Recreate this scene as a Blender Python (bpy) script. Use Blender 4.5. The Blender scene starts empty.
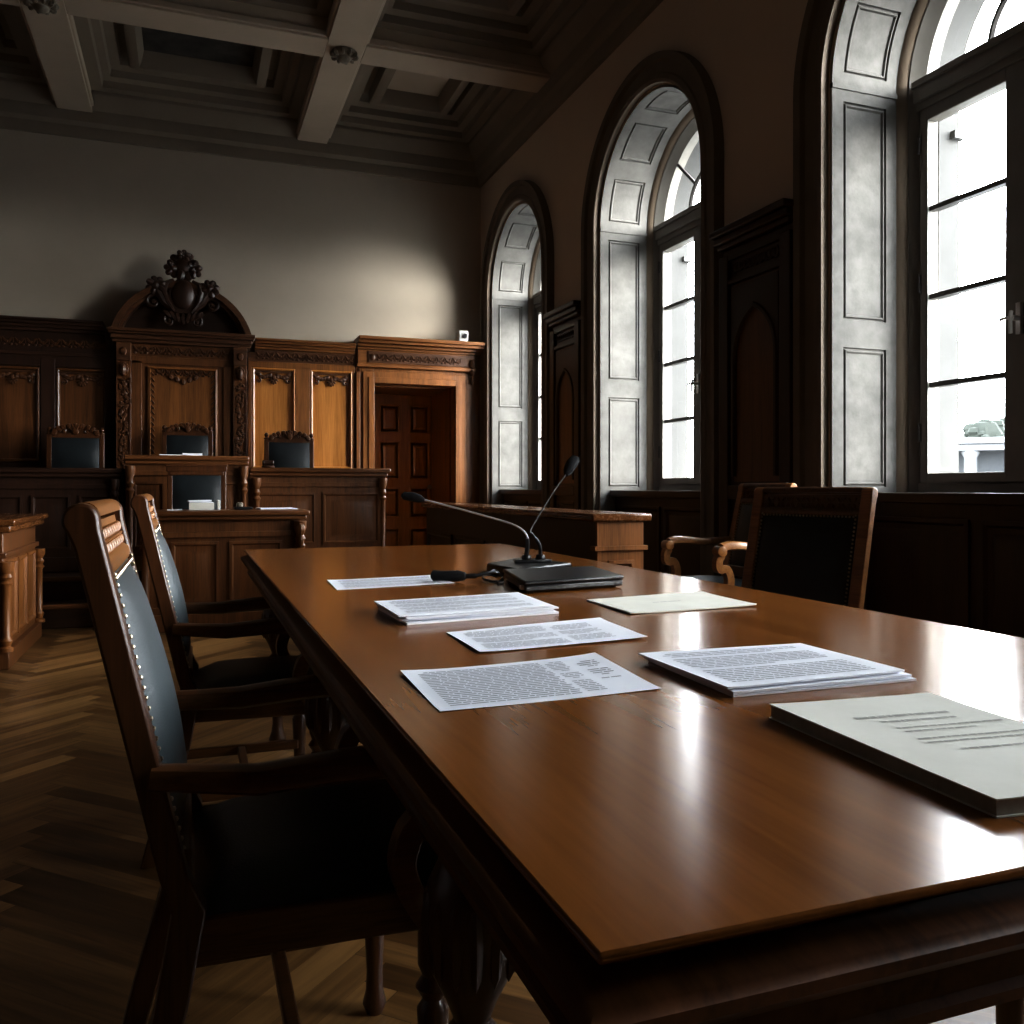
import bpy, bmesh, math, random
from mathutils import Vector, Matrix
random.seed(7)
PI = math.pi
scene = bpy.context.scene
COL = scene.collection

# ------------------------------------------------------------------ materials
def new_mat(name):
    m = bpy.data.materials.new(name); m.use_nodes = True
    nt = m.node_tree
    return m, nt, nt.nodes['Principled BSDF']

def N(nt, t, **kw):
    n = nt.nodes.new(t)
    for k, v in kw.items():
        if k in n.inputs: n.inputs[k].default_value = v
        else: setattr(n, k, v)
    return n

def ramp(nt, fac, stops):
    r = nt.nodes.new('ShaderNodeValToRGB')
    el = r.color_ramp.elements
    while len(el) < len(stops): el.new(0.5)
    for e, (p, c) in zip(el, stops):
        e.position = p; e.color = (*c, 1)
    nt.links.new(fac, r.inputs['Fac'])
    return r.outputs['Color']

def wood(name, dark, light, axis='z', rough=.35, sc=1.0, coat=0.0, bump=.06, rvar=.12, spec=.5, stops=(.34, .52, .74), fine=.45):
    m, nt, b = new_mat(name)
    tc = N(nt, 'ShaderNodeTexCoord')
    mp = N(nt, 'ShaderNodeMapping')
    s = [16*sc]*3; s['xyz'.index(axis)] = .9*sc
    mp.inputs['Scale'].default_value = s
    nt.links.new(tc.outputs['Object'], mp.inputs['Vector'])
    n1 = N(nt, 'ShaderNodeTexNoise', Scale=1.0, Detail=5.0, Roughness=.6, Distortion=.6)
    nt.links.new(mp.outputs[0], n1.inputs['Vector'])
    mp2 = N(nt, 'ShaderNodeMapping')
    s2 = [110*sc]*3; s2['xyz'.index(axis)] = 5*sc
    mp2.inputs['Scale'].default_value = s2
    nt.links.new(tc.outputs['Object'], mp2.inputs['Vector'])
    n2 = N(nt, 'ShaderNodeTexNoise', Scale=1.0, Detail=3.0, Roughness=.6)
    nt.links.new(mp2.outputs[0], n2.inputs['Vector'])
    mx = N(nt, 'ShaderNodeMath', operation='MULTIPLY_ADD')
    nt.links.new(n2.outputs['Fac'], mx.inputs[0]); mx.inputs[1].default_value = fine
    ad = N(nt, 'ShaderNodeMath', operation='MULTIPLY')
    nt.links.new(n1.outputs['Fac'], ad.inputs[0]); ad.inputs[1].default_value = 1.07-fine
    nt.links.new(ad.outputs[0], mx.inputs[2])
    mid = tuple((a+c)/2 for a, c in zip(dark, light))
    col = ramp(nt, mx.outputs[0], [(stops[0], dark), (stops[1], mid), (stops[2], light)])
    nt.links.new(col, b.inputs['Base Color'])
    rm = N(nt, 'ShaderNodeMapRange')
    rm.inputs['From Min'].default_value = .3; rm.inputs['From Max'].default_value = .75
    rm.inputs['To Min'].default_value = rough-rvar/2; rm.inputs['To Max'].default_value = rough+rvar/2
    nt.links.new(mx.outputs[0], rm.inputs['Value']); nt.links.new(rm.outputs[0], b.inputs['Roughness'])
    b.inputs['Specular IOR Level'].default_value = spec
    if coat:
        b.inputs['Coat Weight'].default_value = coat; b.inputs['Coat Roughness'].default_value = .1
    if bump:
        bp = N(nt, 'ShaderNodeBump', Strength=bump, Distance=.004)
        nt.links.new(mx.outputs[0], bp.inputs['Height']); nt.links.new(bp.outputs[0], b.inputs['Normal'])
    return m

def mottled(name, c1, c2, scale=3.0, rough=.8, bump=.0, bscale=60, spec=.3, detail=5, metallic=0.0):
    m, nt, b = new_mat(name)
    tc = N(nt, 'ShaderNodeTexCoord')
    n = N(nt, 'ShaderNodeTexNoise', Scale=scale, Detail=float(detail), Roughness=.62)
    nt.links.new(tc.outputs['Object'], n.inputs['Vector'])
    nt.links.new(ramp(nt, n.outputs['Fac'], [(.32, c1), (.68, c2)]), b.inputs['Base Color'])
    b.inputs['Roughness'].default_value = rough
    b.inputs['Specular IOR Level'].default_value = spec
    b.inputs['Metallic'].default_value = metallic
    if bump:
        n2 = N(nt, 'ShaderNodeTexNoise', Scale=float(bscale), Detail=3.0)
        nt.links.new(tc.outputs['Object'], n2.inputs['Vector'])
        bp = N(nt, 'ShaderNodeBump', Strength=bump, Distance=.003)
        nt.links.new(n2.outputs['Fac'], bp.inputs['Height']); nt.links.new(bp.outputs[0], b.inputs['Normal'])
    return m

M = {}
# panelling oak, grain upright / along x / along y
W_D, W_L = (.085, .031, .0085), (.330, .134, .036)
M['oak_z'] = wood('oak_upright', W_D, W_L, 'z', .38, 1, .15)
M['oak_x'] = wood('oak_level', W_D, W_L, 'x', .38, 1, .15)
M['oak_y'] = wood('oak_deep', W_D, W_L, 'y', .38, 1, .15)
P_D, P_L = (.270, .104, .022), (.560, .255, .068)
M['panel_oak'] = wood('panel_oak', P_D, P_L, 'z', .34, 1, .25)
C_D, C_L = (.030, .011, .004), (.135, .052, .016)
M['carved'] = wood('carved_oak', C_D, C_L, 'x', .42, 2, .1)
D_D, D_L = (.014, .006, .003), (.055, .021, .009)
M['dark_z'] = wood('dark_oak_upright', D_D, D_L, 'z', .42, 1)
M['dark_x'] = wood('dark_oak_level', D_D, D_L, 'x', .40, 1)
M['dark_y'] = wood('dark_oak_deep', D_D, D_L, 'y', .36, 1, .1)
B_D, B_L = (.055, .020, .006), (.205, .080, .023)
M['bench_z'] = wood('bench_upright', B_D, B_L, 'z', .40, 1, .1)
M['bench_x'] = wood('bench_level', B_D, B_L, 'x', .36, 1, .2)
M['bench_y'] = wood('bench_deep', B_D, B_L, 'y', .26, 1, .3)
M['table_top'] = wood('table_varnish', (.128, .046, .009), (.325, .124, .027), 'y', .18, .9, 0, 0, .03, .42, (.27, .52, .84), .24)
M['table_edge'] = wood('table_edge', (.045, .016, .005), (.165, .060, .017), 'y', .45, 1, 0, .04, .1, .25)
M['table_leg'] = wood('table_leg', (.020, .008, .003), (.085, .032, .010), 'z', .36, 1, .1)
M['chair_z'] = wood('chair_upright', (.028, .010, .0035), (.120, .044, .013), 'z', .34, 2, .25)  # shaded tone of the chair wood, dark post sides put into colour
M['chair_x'] = wood('chair_level', (.040, .015, .005), (.180, .070, .020), 'x', .34, 2, .25)
M['chair_y'] = wood('chair_rail', (.160, .063, .017), (.420, .190, .056), 'y', .36, 2, .25)  # lit tone of the chair wood, window light put into colour
M['chair_light'] = wood('chair_lit', (.230, .100, .032), (.500, .250, .090), 'x', .34, 2, .25)  # unused lighter copy, window light put into the wood colour
M['leather'] = mottled('black_leather', (.007, .010, .012), (.013, .019, .022), 9, .42, .2, 320, .5)
M['leather_lit'] = mottled('blue_black_leather_lit', (.026, .038, .044), (.040, .056, .064), 9, .44, .2, 320, .8)  # lighter leather copy, lit sheen of the left chair backs in its colour
M['brass'] = mottled('aged_brass', (.55, .46, .33), (.78, .70, .56), 30, .28, 0, metallic=1.0)
M['plaster'] = mottled('wall_plaster', (.450, .396, .320), (.505, .447, .364), .9, .92, .05, 40)
M['plaster_b'] = mottled('window_wall_plaster', (.580, .490, .395), (.640, .545, .440), .9, .92, .05, 40)
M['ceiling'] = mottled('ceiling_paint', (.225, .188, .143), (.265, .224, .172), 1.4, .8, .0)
M['beam'] = mottled('beam_paint_lit', (.440, .375, .292), (.500, .428, .335), 1.4, .75, .0)  # lighter copy of the ceiling paint, window light put into its colour
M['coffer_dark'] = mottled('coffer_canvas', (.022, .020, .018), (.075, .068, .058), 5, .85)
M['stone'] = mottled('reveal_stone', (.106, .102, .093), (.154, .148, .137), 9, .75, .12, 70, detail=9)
M['stone_near_dimmed'] = mottled('reveal_stone_near_dimmed', (.072, .0695, .063), (.110, .106, .098), 14, .75, .15, 70, detail=10)  # same stone darkened, strong window light offset in its colour
M['archi'] = mottled('architrave_paint', (.140, .108, .077), (.175, .137, .099), 3, .6)
M['frame'] = mottled('window_frame_paint', (.160, .150, .132), (.195, .184, .163), 4, .5)
M['bar'] = mottled('glazing_bar_paint', (.075, .070, .066), (.10, .095, .09), 4, .5)
M['ext'] = mottled('exterior_stone', (.062, .061, .058), (.072, .071, .068), 4, .9)
M['paper'] = mottled('white_paper', (.84, .86, .92), (.89, .91, .96), 6, .85)
M['cream'] = mottled('cream_card', (.68, .67, .60), (.76, .75, .68), 9, .8)
M['page'] = mottled('page_edges', (.30, .285, .23), (.46, .44, .37), 40, .9)
M['ink'] = mottled('printed_ink', (.32, .325, .35), (.44, .445, .48), 50, .9)
M['ink_light'] = mottled('faint_ink', (.40, .39, .35), (.50, .49, .45), 50, .9)
M['black'] = mottled('black_plastic', (.010, .010, .011), (.016, .016, .017), 20, .32, spec=.5)
M['foam'] = mottled('black_foam', (.008, .008, .009), (.016, .016, .017), 90, .9, .5, 300)
M['silver'] = mottled('silver_metal', (.62, .62, .62), (.78, .78, .78), 20, .38, metallic=.6)
M['white_plastic'] = mottled('white_plastic', (.42, .42, .40), (.48, .48, .46), 10, .5)
M['bronze'] = mottled('ceiling_bronze', (.15, .13, .10), (.26, .23, .18), 14, .55)
M['leaf'] = mottled('tree_leaves', (.0078, .0100, .0074), (.0118, .0142, .0112), 3, .9)
M['ground'] = mottled('paved_ground', (.16, .16, .155), (.20, .20, .195), .5, .95)
M['render_white'] = mottled('white_render', (.075, .077, .080), (.085, .087, .09), 2, .9)
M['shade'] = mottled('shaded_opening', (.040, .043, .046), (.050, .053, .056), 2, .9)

def glass_mat():
    m = bpy.data.materials.new('window_glass'); m.use_nodes = True
    nt = m.node_tree; nt.nodes.clear()
    o = N(nt, 'ShaderNodeOutputMaterial')
    t = N(nt, 'ShaderNodeBsdfTransparent'); t.inputs[0].default_value = (.97, .985, .98, 1)
    g = N(nt, 'ShaderNodeBsdfGlossy'); g.inputs['Roughness'].default_value = .02
    lw = N(nt, 'ShaderNodeLayerWeight', Blend=.5)
    pw = N(nt, 'ShaderNodeMath', operation='POWER'); nt.links.new(lw.outputs['Facing'], pw.inputs[0]); pw.inputs[1].default_value = 4.0
    fr = N(nt, 'ShaderNodeMath', operation='MULTIPLY_ADD'); nt.links.new(pw.outputs[0], fr.inputs[0]); fr.inputs[1].default_value = .45; fr.inputs[2].default_value = .03
    mx = N(nt, 'ShaderNodeMixShader')
    nt.links.new(fr.outputs[0], mx.inputs[0]); nt.links.new(t.outputs[0], mx.inputs[1]); nt.links.new(g.outputs[0], mx.inputs[2])
    nt.links.new(mx.outputs[0], o.inputs['Surface'])
    return m
M['glass'] = glass_mat()

def floor_mat():
    m, nt, b = new_mat('herringbone_parquet')
    at = N(nt, 'ShaderNodeAttribute', attribute_name='tone')
    uv = N(nt, 'ShaderNodeUVMap', uv_map='grain')
    mp = N(nt, 'ShaderNodeMapping'); mp.inputs['Scale'].default_value = (1.6, 26, 1)
    nt.links.new(uv.outputs[0], mp.inputs['Vector'])
    n = N(nt, 'ShaderNodeTexNoise', Scale=1.5, Detail=6.0, Roughness=.6, Distortion=.4)
    nt.links.new(mp.outputs[0], n.inputs['Vector'])
    mx = N(nt, 'ShaderNodeMath', operation='MULTIPLY_ADD')
    nt.links.new(at.outputs['Fac'], mx.inputs[0]); mx.inputs[1].default_value = .55
    m2 = N(nt, 'ShaderNodeMath', operation='MULTIPLY')
    nt.links.new(n.outputs['Fac'], m2.inputs[0]); m2.inputs[1].default_value = .5
    nt.links.new(m2.outputs[0], mx.inputs[2])
    nt.links.new(ramp(nt, mx.outputs[0], [(.24, (.040, .018, .005)), (.48, (.130, .063, .019)), (.80, (.420, .235, .085))]), b.inputs['Base Color'])
    b.inputs['Roughness'].default_value = .36
    bp = N(nt, 'ShaderNodeBump', Strength=.08, Distance=.003)
    nt.links.new(n.outputs['Fac'], bp.inputs['Height']); nt.links.new(bp.outputs[0], b.inputs['Normal'])
    return m
M['floor'] = floor_mat()

# ------------------------------------------------------------------ mesh builder
class MB:
    def __init__(s): s.v = []; s.f = []; s.xf = None
    def add(s, vs, fs):
        o = len(s.v)
        s.v += [Vector(p) for p in vs] if s.xf is None else [s.xf @ Vector(p) for p in vs]
        s.f += [[i+o for i in f] for f in fs]
        return s
    def quad(s, a, b, c, d): return s.add([a, b, c, d], [[0, 1, 2, 3]])
    def box(s, x0, x1, y0, y1, z0, z1):
        vs = [(x, y, z) for z in (z0, z1) for y in (y0, y1) for x in (x0, x1)]
        return s.add(vs, [[0, 2, 3, 1], [4, 5, 7, 6], [0, 1, 5, 4], [2, 6, 7, 3], [0, 4, 6, 2], [1, 3, 7, 5]])
    def nested(s, P, U, V, Nn, w, h, loops, n=1, mapf=None, close=True):
        """concentric rectangles on the plane P+uU+vV, each (inset, height)"""
        rings = []
        for ins, dep in loops:
            x0, x1, y0, y1 = ins, w-ins, ins, h-ins
            pts = []
            cs = [(x0, y0), (x1, y0), (x1, y1), (x0, y1)]
            for k in range(4):
                a, b = cs[k], cs[(k+1) % 4]
                for t in range(n):
                    q = t/n
                    pts.append((a[0]+(b[0]-a[0])*q, a[1]+(b[1]-a[1])*q, dep))
            rings.append(pts)
        if mapf is None:
            P, U, V, Nn = Vector(P), Vector(U), Vector(V), Vector(Nn)
            mapf = lambda u, v, d: P+U*u+V*v+Nn*d
        vs = [mapf(*p) for r in rings for p in r]
        k = 4*n; fs = []
        for r in range(len(rings)-1):
            for i in range(k):
                fs.append([r*k+i, r*k+(i+1) % k, (r+1)*k+(i+1) % k, (r+1)*k+i])
        L = (len(rings)-1)*k
        if close:
            if n == 1: fs.append([L, L+1, L+2, L+3])
            else:   # fill the inner rectangle with strips along v
                for i in range(n):
                    a = L+n+i; b2 = L+n+i+1
                    c2 = L+(3*n+(n-i-1)) % k if (3*n+(n-i-1)) < k else L
                    d2 = L+3*n+(n-i) if (3*n+(n-i)) < k else L
                    fs.append([d2, a, b2, c2])
        return s.add(vs, fs)
    def lathe(s, c, prof, n=16, axis='z', cap=True):
        c = Vector(c); vs = []; fs = []
        for r, z in prof:
            for k in range(n):
                a = 2*PI*k/n
                p = (r*math.cos(a), r*math.sin(a), z)
                if axis == 'y': p = (p[0], p[2], p[1])
                elif axis == 'x': p = (p[2], p[0], p[1])
                vs.append(c+Vector(p))
        for j in range(len(prof)-1):
            for k in range(n):
                fs.append([j*n+k, j*n+(k+1) % n, (j+1)*n+(k+1) % n, (j+1)*n+k])
        if cap:
            fs.append(list(range(n))[::-1]); fs.append([(len(prof)-1)*n+k for k in range(n)])
        return s.add(vs, fs)
    def tube(s, path, r, n=8, sec=None, up=None, cap=True):
        path = [Vector(p) for p in path]
        rs = r if isinstance(r, (list, tuple)) else [r]*len(path)
        if sec is None: sec = [(math.cos(2*PI*k/n), math.sin(2*PI*k/n)) for k in range(n)]
        n = len(sec); vs = []; fs = []; u = None
        for i, p in enumerate(path):
            t = (path[min(i+1, len(path)-1)]-path[max(i-1, 0)]).normalized()
            if u is None:
                u = Vector(up) if up else (Vector((0, 0, 1)) if abs(t.z) < .9 else Vector((1, 0, 0)))
            if up: u = Vector(up)
            u = (u-t*u.dot(t)).normalized()
            w = t.cross(u)
            for a, b in sec: vs.append(p+(w*a+u*b)*rs[i])
        for i in range(len(path)-1):
            for k in range(n):
                fs.append([i*n+k, i*n+(k+1) % n, (i+1)*n+(k+1) % n, (i+1)*n+k])
        if cap:
            fs.append(list(range(n))[::-1]); fs.append([(len(path)-1)*n+k for k in range(n)])
        return s.add(vs, fs)
    def prism(s, poly, mapf, t0, t1):
        n = len(poly)
        vs = [mapf(a, b, t0) for a, b in poly]+[mapf(a, b, t1) for a, b in poly]
        fs = [list(range(n))[::-1], list(range(n, 2*n))]
        for i in range(n): fs.append([i, (i+1) % n, n+(i+1) % n, n+i])
        return s.add(vs, fs)
    def ribbon(s, path, half, y0, y1):
        """path in x-z, thickened by half (list) and extruded y0..y1; built as quads"""
        m = len(path); vs = []
        for i, (x, z) in enumerate(path):
            a = path[max(i-1, 0)]; b = path[min(i+1, m-1)]
            dx, dz = b[0]-a[0], b[1]-a[1]; L = math.hypot(dx, dz) or 1
            h = half[i] if isinstance(half, (list, tuple)) else half
            nx, nz = -dz/L*h, dx/L*h
            for y in (y0, y1):
                vs.append((x+nx, y, z+nz)); vs.append((x-nx, y, z-nz))
        fs = []
        for i in range(m-1):
            o, q = 4*i, 4*i+4
            fs += [[o, q, q+2, o+2], [o+1, o+3, q+3, q+1], [o, o+1, q+1, q], [o+2, q+2, q+3, o+3]]
        fs += [[0, 2, 3, 1], [4*m-4, 4*m-3, 4*m-1, 4*m-2]]
        return s.add(vs, fs)
    def ell(s, c, r, rot=None, n=8, m=5):
        vs = []; fs = []
        R = rot if rot is not None else Matrix.Identity(3)
        c = Vector(c)
        for j in range(m+1):
            ph = PI*j/m
            for k in range(n):
                a = 2*PI*k/n
                vs.append(c+R @ Vector((r[0]*math.sin(ph)*math.cos(a), r[1]*math.sin(ph)*math.sin(a), r[2]*math.cos(ph))))
        for j in range(m):
            for k in range(n):
                fs.append([j*n+k, (j+1)*n+k, (j+1)*n+(k+1) % n, j*n+(k+1) % n])
        return s.add(vs, fs)
    def build(s, name, mat, parent=None, bevel=0, smooth=True, ang=35, sub=0, seg=2):
        me = bpy.data.meshes.new(name)
        me.from_pydata([tuple(p) for p in s.v], [], s.f)
        bm = bmesh.new(); bm.from_mesh(me)
        bmesh.ops.remove_doubles(bm, verts=bm.verts, dist=1e-5)
        bmesh.ops.recalc_face_normals(bm, faces=bm.faces)
        bm.to_mesh(me); bm.free()
        if smooth:
            me.polygons.foreach_set('use_smooth', [True]*len(me.polygons))
            me.set_sharp_from_angle(angle=math.radians(ang))
        o = bpy.data.objects.new(name, me); COL.objects.link(o)
        me.materials.append(mat)
        if parent is not None: o.parent = parent
        if bevel:
            b = o.modifiers.new('edge', 'BEVEL'); b.width = bevel; b.segments = seg; b.limit_method = 'ANGLE'; b.angle_limit = math.radians(40)
        if sub:
            q = o.modifiers.new('soft', 'SUBSURF'); q.levels = sub; q.render_levels = sub
        return o

def empty(name, loc=(0, 0, 0), rz=0):
    o = bpy.data.objects.new(name, None); COL.objects.link(o)
    o.location = loc; o.rotation_euler.z = rz; o.empty_display_size = .1
    return o
def tag(o, label=None, cat=None, group=None, kind=None):
    if label: o['label'] = label
    if cat: o['category'] = cat
    if group: o['group'] = group
    if kind: o['kind'] = kind
    return o
def struct(o, label=None, cat=None):
    o['kind'] = 'structure'
    return tag(o, label, cat)
def copy_tree(o, parent=None):
    c = o.copy(); COL.objects.link(c)
    if parent is not None: c.parent = parent
    for ch in list(o.children): copy_tree(ch, c)
    return c

def rotm(axis, ang): return Matrix.Rotation(ang, 3, axis)

def scroll(mb, c, r, turns, rad, axU, axV, start=0, sgn=1, n=26):
    """a volute: spiral tube in the plane of axU, axV"""
    c, U, V = Vector(c), Vector(axU), Vector(axV)
    pts, rs = [], []
    for i in range(n+1):
        t = i/n; a = start+sgn*turns*2*PI*t; rr = r*(1-t*.9)
        pts.append(c+U*(rr*math.cos(a))+V*(rr*math.sin(a))); rs.append(rad*(1-.5*t))
    mb.tube(pts, rs, 6)
    mb.ell(c, (rad*1.3,)*3, n=6, m=4)

def leaf_row_x(mb, x0, x1, y, z, h, step=None, dep=.012):
    """a carved running frieze along x facing -y: paired leaves and berries"""
    step = step or h*1.1
    k = max(1, round((x1-x0)/step)); step = (x1-x0)/k
    for i in range(k):
        cx = x0+step*(i+.5)
        for sx in (-1, 1):
            mb.ell((cx+sx*step*.22, y, z+h*.08), (step*.13, dep, h*.42), rotm('Y', sx*.6), 6, 4)
            mb.ell((cx+sx*step*.30, y, z-h*.30), (step*.17, dep*.8, h*.14), rotm('Y', -sx*.4), 6, 4)
        mb.ell((cx, y-dep*.4, z-h*.05), (step*.11, dep, h*.17), None, 6, 4)
        mb.ell((cx+step*.5, y-dep*.3, z+h*.1), (step*.06, dep*.8, h*.30), None, 6, 4)
def leaf_col_z(mb, x, y, z0, z1, w, dep=.012, step=None):
    step = step or w*.95
    k = max(1, round((z1-z0)/step)); step = (z1-z0)/k
    for i in range(k):
        cz = z0+step*(i+.5)
        for sx in (-1, 1):
            mb.ell((x+sx*w*.25, y, cz), (w*.13, dep, step*.42), rotm('Y', -sx*.6), 6, 4)
        mb.ell((x, y-dep*.4, cz+step*.3), (w*.12, dep, step*.2), None, 6, 4)

RAISED = [(0, 0), (0, .014), (.018, .016), (.030, .002), (.055, .000), (.090, .010)]
SUNK = [(0, 0), (.0, .012), (.014, .012), (.024, -.0), (.024, .0)]

# ================================================================== SETTING
XR, XL, YB, YF = 3.0, -2.85, 9.15, -2.2
ZC = 4.95            # coffer soffit

# ---- floor: herringbone parquet in one mesh, tone per plank
def make_floor():
    L, W = .56, .08
    k = int(L/W)
    vs, fs, tone, uvs = [], [], [], []
    ca, sa = math.cos(PI/4), math.sin(PI/4)
    rnd = random.Random(3)
    def inb(p): return XL-.6 < p[0] < XR+.6 and YF-.6 < p[1] < YB+1.1
    rng = 30
    for i in range(-170, 171):
        for j in range(-26, 27):
            for kind in (0, 1):
                # classic herringbone lattice of 1 x k blocks
                bx = (i*1 + j*k)*W; by = (i*1 - j*k)*W
                if kind == 0: x0, y0, w, h = bx, by, L, W
                else: x0, y0, w, h = bx, by+W, W, L
                cs = [(x0, y0), (x0+w, y0), (x0+w, y0+h), (x0, y0+h)]
                pts = [(p[0]*ca-p[1]*sa, p[0]*sa+p[1]*ca+3.5) for p in cs]
                if not all(inb(p) for p in pts): continue
                o = len(vs)
                g = .0012
                cx = sum(p[0] for p in pts)/4; cy = sum(p[1] for p in pts)/4
                for p in pts:
                    vs.append((p[0]+(cx-p[0])*g/ .3, p[1]+(cy-p[1])*g/.3, 0))
                fs.append((o, o+1, o+2, o+3))
                t = rnd.random(); ou, ov = rnd.random()*9, rnd.random()*9
                base = .42 if kind == 0 else .22  # sheen by lay direction put into the plank colour
                tone.append(base+.45*t)
                if kind == 0: uvs += [(ou, ov), (ou+L, ov), (ou+L, ov+W), (ou, ov+W)]
                else: uvs += [(ou, ov), (ou, ov+W), (ou+L, ov+W), (ou+L, ov)]
    # dark sub-floor just below so the joints read
    me = bpy.data.meshes.new('floor'); me.from_pydata(vs, [], fs)
    at = me.attributes.new('tone', 'FLOAT', 'FACE'); at.data.foreach_set('value', tone)
    uv = me.uv_layers.new(name='grain')
    for li, q in enumerate(uvs): uv.data[li].uv = q
    o = bpy.data.objects.new('floor', me); COL.objects.link(o); me.materials.append(M['floor'])
    struct(o, 'brown herringbone parquet floor of the courtroom', 'floor')
    mb = MB(); mb.box(XL-.1, XR+.8, YF-.1, YB+1.0, -.12, -.002)
    sub = mb.build('subfloor', M['dark_x'], o)
make_floor()

# ---- walls
WIN_Y = [8.03, 5.43, 2.81, .20]  # last window is out of view, added to light table and papers
RI, RO, RT, ZS = .75, .76, .945, 3.02        # reveal radius, architrave radii, springing
def arch(yc, r, zs, n, z0=0.0):
    """outline y,z from floor up over the arch and down"""
    pts = [(yc-r, z0)]
    for i in range(n+1):
        a = PI-PI*i/n
        pts.append((yc+r*math.cos(a), zs+r*math.sin(a)))
    pts.append((yc+r, z0))
    return pts
def make_wall_right():
    mb = MB(); X0, X1 = XR, XR+.58; ZT = ZC+.1
    edges = sorted(WIN_Y)
    y = YF-.2
    for yc in edges:
        mb.box(X0, X1, y, yc-RI, 0, ZT)
        y = yc+RI
        n = 32
        for i in range(n):
            a0, a1 = PI-PI*i/n, PI-PI*(i+1)/n
            p, q = (yc+RI*math.cos(a0), ZS+RI*math.sin(a0)), (yc+RI*math.cos(a1), ZS+RI*math.sin(a1))
            for X in (X0, X1):
                mb.quad((X, p[0], p[1]), (X, q[0], q[1]), (X, q[0], ZT), (X, p[0], ZT))
            mb.quad((X0, p[0], p[1]), (X1, p[0], p[1]), (X1, q[0], q[1]), (X0, q[0], q[1]))
        mb.box(X0+.42, X1, yc-RI, yc+RI, 0, .97)
    mb.box(X0, X1, y, YB+.2, 0, ZT)
    struct(mb.build('wall_right', M['plaster_b'], smooth=False), 'brown plastered wall pierced by three arched windows', 'wall')
make_wall_right()
DX0, DX1, DZ = 1.78, 2.655, 2.09        # door niche
mb = MB()
mb.box(XL-.2, DX0, YB, YB+.95, 0, ZC+.1); mb.box(DX1, XR, YB, YB+.95, 0, ZC+.1)
mb.box(DX0, DX1, YB, YB+.95, DZ+.02, ZC+.1); mb.box(DX0, DX1, YB+.9, YB+.95, 0, DZ+.02)
struct(mb.build('wall_back', M['plaster'], smooth=False), 'pale plastered end wall above the oak panelling', 'wall')
mb = MB(); mb.box(XL-.2, XL, YF-.2, YB, 0, ZC+.1)
struct(mb.build('wall_left', M['dark_z'], smooth=False), 'dark panelled wall opposite the windows', 'wall')
mb = MB(); mb.box(XL, XR, YF-.2, YF, 0, ZC+.1)
struct(mb.build('wall_front', M['dark_z'], smooth=False), 'dark panelled wall behind the viewer', 'wall')

# ---- ceiling with coffers
def make_ceiling():
    root = struct(empty('ceiling', (0, 0, ZC)), 'dark taupe coffered ceiling with crossing beams', 'ceiling')
    z = lambda q: q-ZC
    mb = MB(); mb.box(XL-.2, XR, YF-.2, YB, 0, .1)
    mb.build('ceiling_slab', M['ceiling'], root, smooth=False)
    ZB = 4.52; half = .15
    bxs = [-3.17+2.17, 1.17]; bys = [7.09, 4.98, 2.87, .76, -1.35]
    for bx in bxs:
        mb = MB()
        mb.box(bx-half, bx+half, YF, YB-.08, z(ZB), 0)
        for s in (-1, 1):
            mb.box(bx+s*half-.02, bx+s*half+.02, YF, YB-.2, z(ZB)+.02, z(ZB)+.07)
            mb.box(bx+s*half-.045, bx+s*half+.045, YF, YB-.2, z(ZB)+.26, z(ZB)+.34)
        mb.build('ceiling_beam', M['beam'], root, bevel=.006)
    for by in bys:
        xs = [XL, bxs[0]-half, bxs[0]+half, bxs[1]-half, bxs[1]+half, XR-.08]
        mb = MB()
        for i in (0, 2, 4):
            mb.box(xs[i], xs[i+1], by-half, by+half, z(ZB), 0)
            for s in (-1, 1):
                mb.box(xs[i], xs[i+1], by+s*half-.02, by+s*half+.02, z(ZB)+.02, z(ZB)+.07)
                mb.box(xs[i], xs[i+1], by+s*half-.045, by+s*half+.045, z(ZB)+.26, z(ZB)+.34)
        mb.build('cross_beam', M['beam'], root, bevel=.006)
    # coffer linings: stepped frames and a centre field
    ys = [(YF, bys[4]-half)] + [(bys[i+1]+half, bys[i]-half) for i in range(3, -1, -1)] + [(bys[0]+half, YB-.2)]
    cols = [(XL+.1, bxs[0]-half), (bxs[0]+half, bxs[1]-half), (bxs[1]+half, XR-.2)]
    for ci, (x0, x1) in enumerate(cols):
        for ri, (y0, y1) in enumerate(ys):
            if y1-y0 < .9: continue
            w, h = x1-x0, y1-y0
            mb = MB()
            mb.nested((x0, y0, 0), (1, 0, 0), (0, 1, 0), (0, 0, -1), w, h,
                      [(.0, .26), (.10, .26), (.11, .20), (.17, .18), (.18, .12), (.26, .10), (.27, .03), (.34, .03),
                       (.345, .15), (.375, .17), (.43, .17), (.45, .13), (.47, .03)], close=False)
            mb.build('coffer_moulding', M['ceiling'], root)
            mb = MB(); a = .47
            mb.quad((x0+a, y0+a, -.03), (x1-a, y0+a, -.03), (x1-a, y1-a, -.03), (x0+a, y1-a, -.03))
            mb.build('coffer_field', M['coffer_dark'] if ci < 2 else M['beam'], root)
    for bx in bxs:
        for by in bys[:2]:
            mb = MB()
            mb.lathe((bx, by, z(ZB)-.085), [(.0, 0), (.03, .004), (.05, .02), (.055, .035), (.08, .045), (.10, .06), (.10, .085)], 16)
            for k in range(10):
                a = 2*PI*k/10
                mb.ell((bx+.085*math.cos(a), by+.085*math.sin(a), z(ZB)-.03), (.032, .02, .03), rotm('Z', a), 6, 4)
            mb.build('rosette', M['bronze'], root)
make_ceiling()

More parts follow.
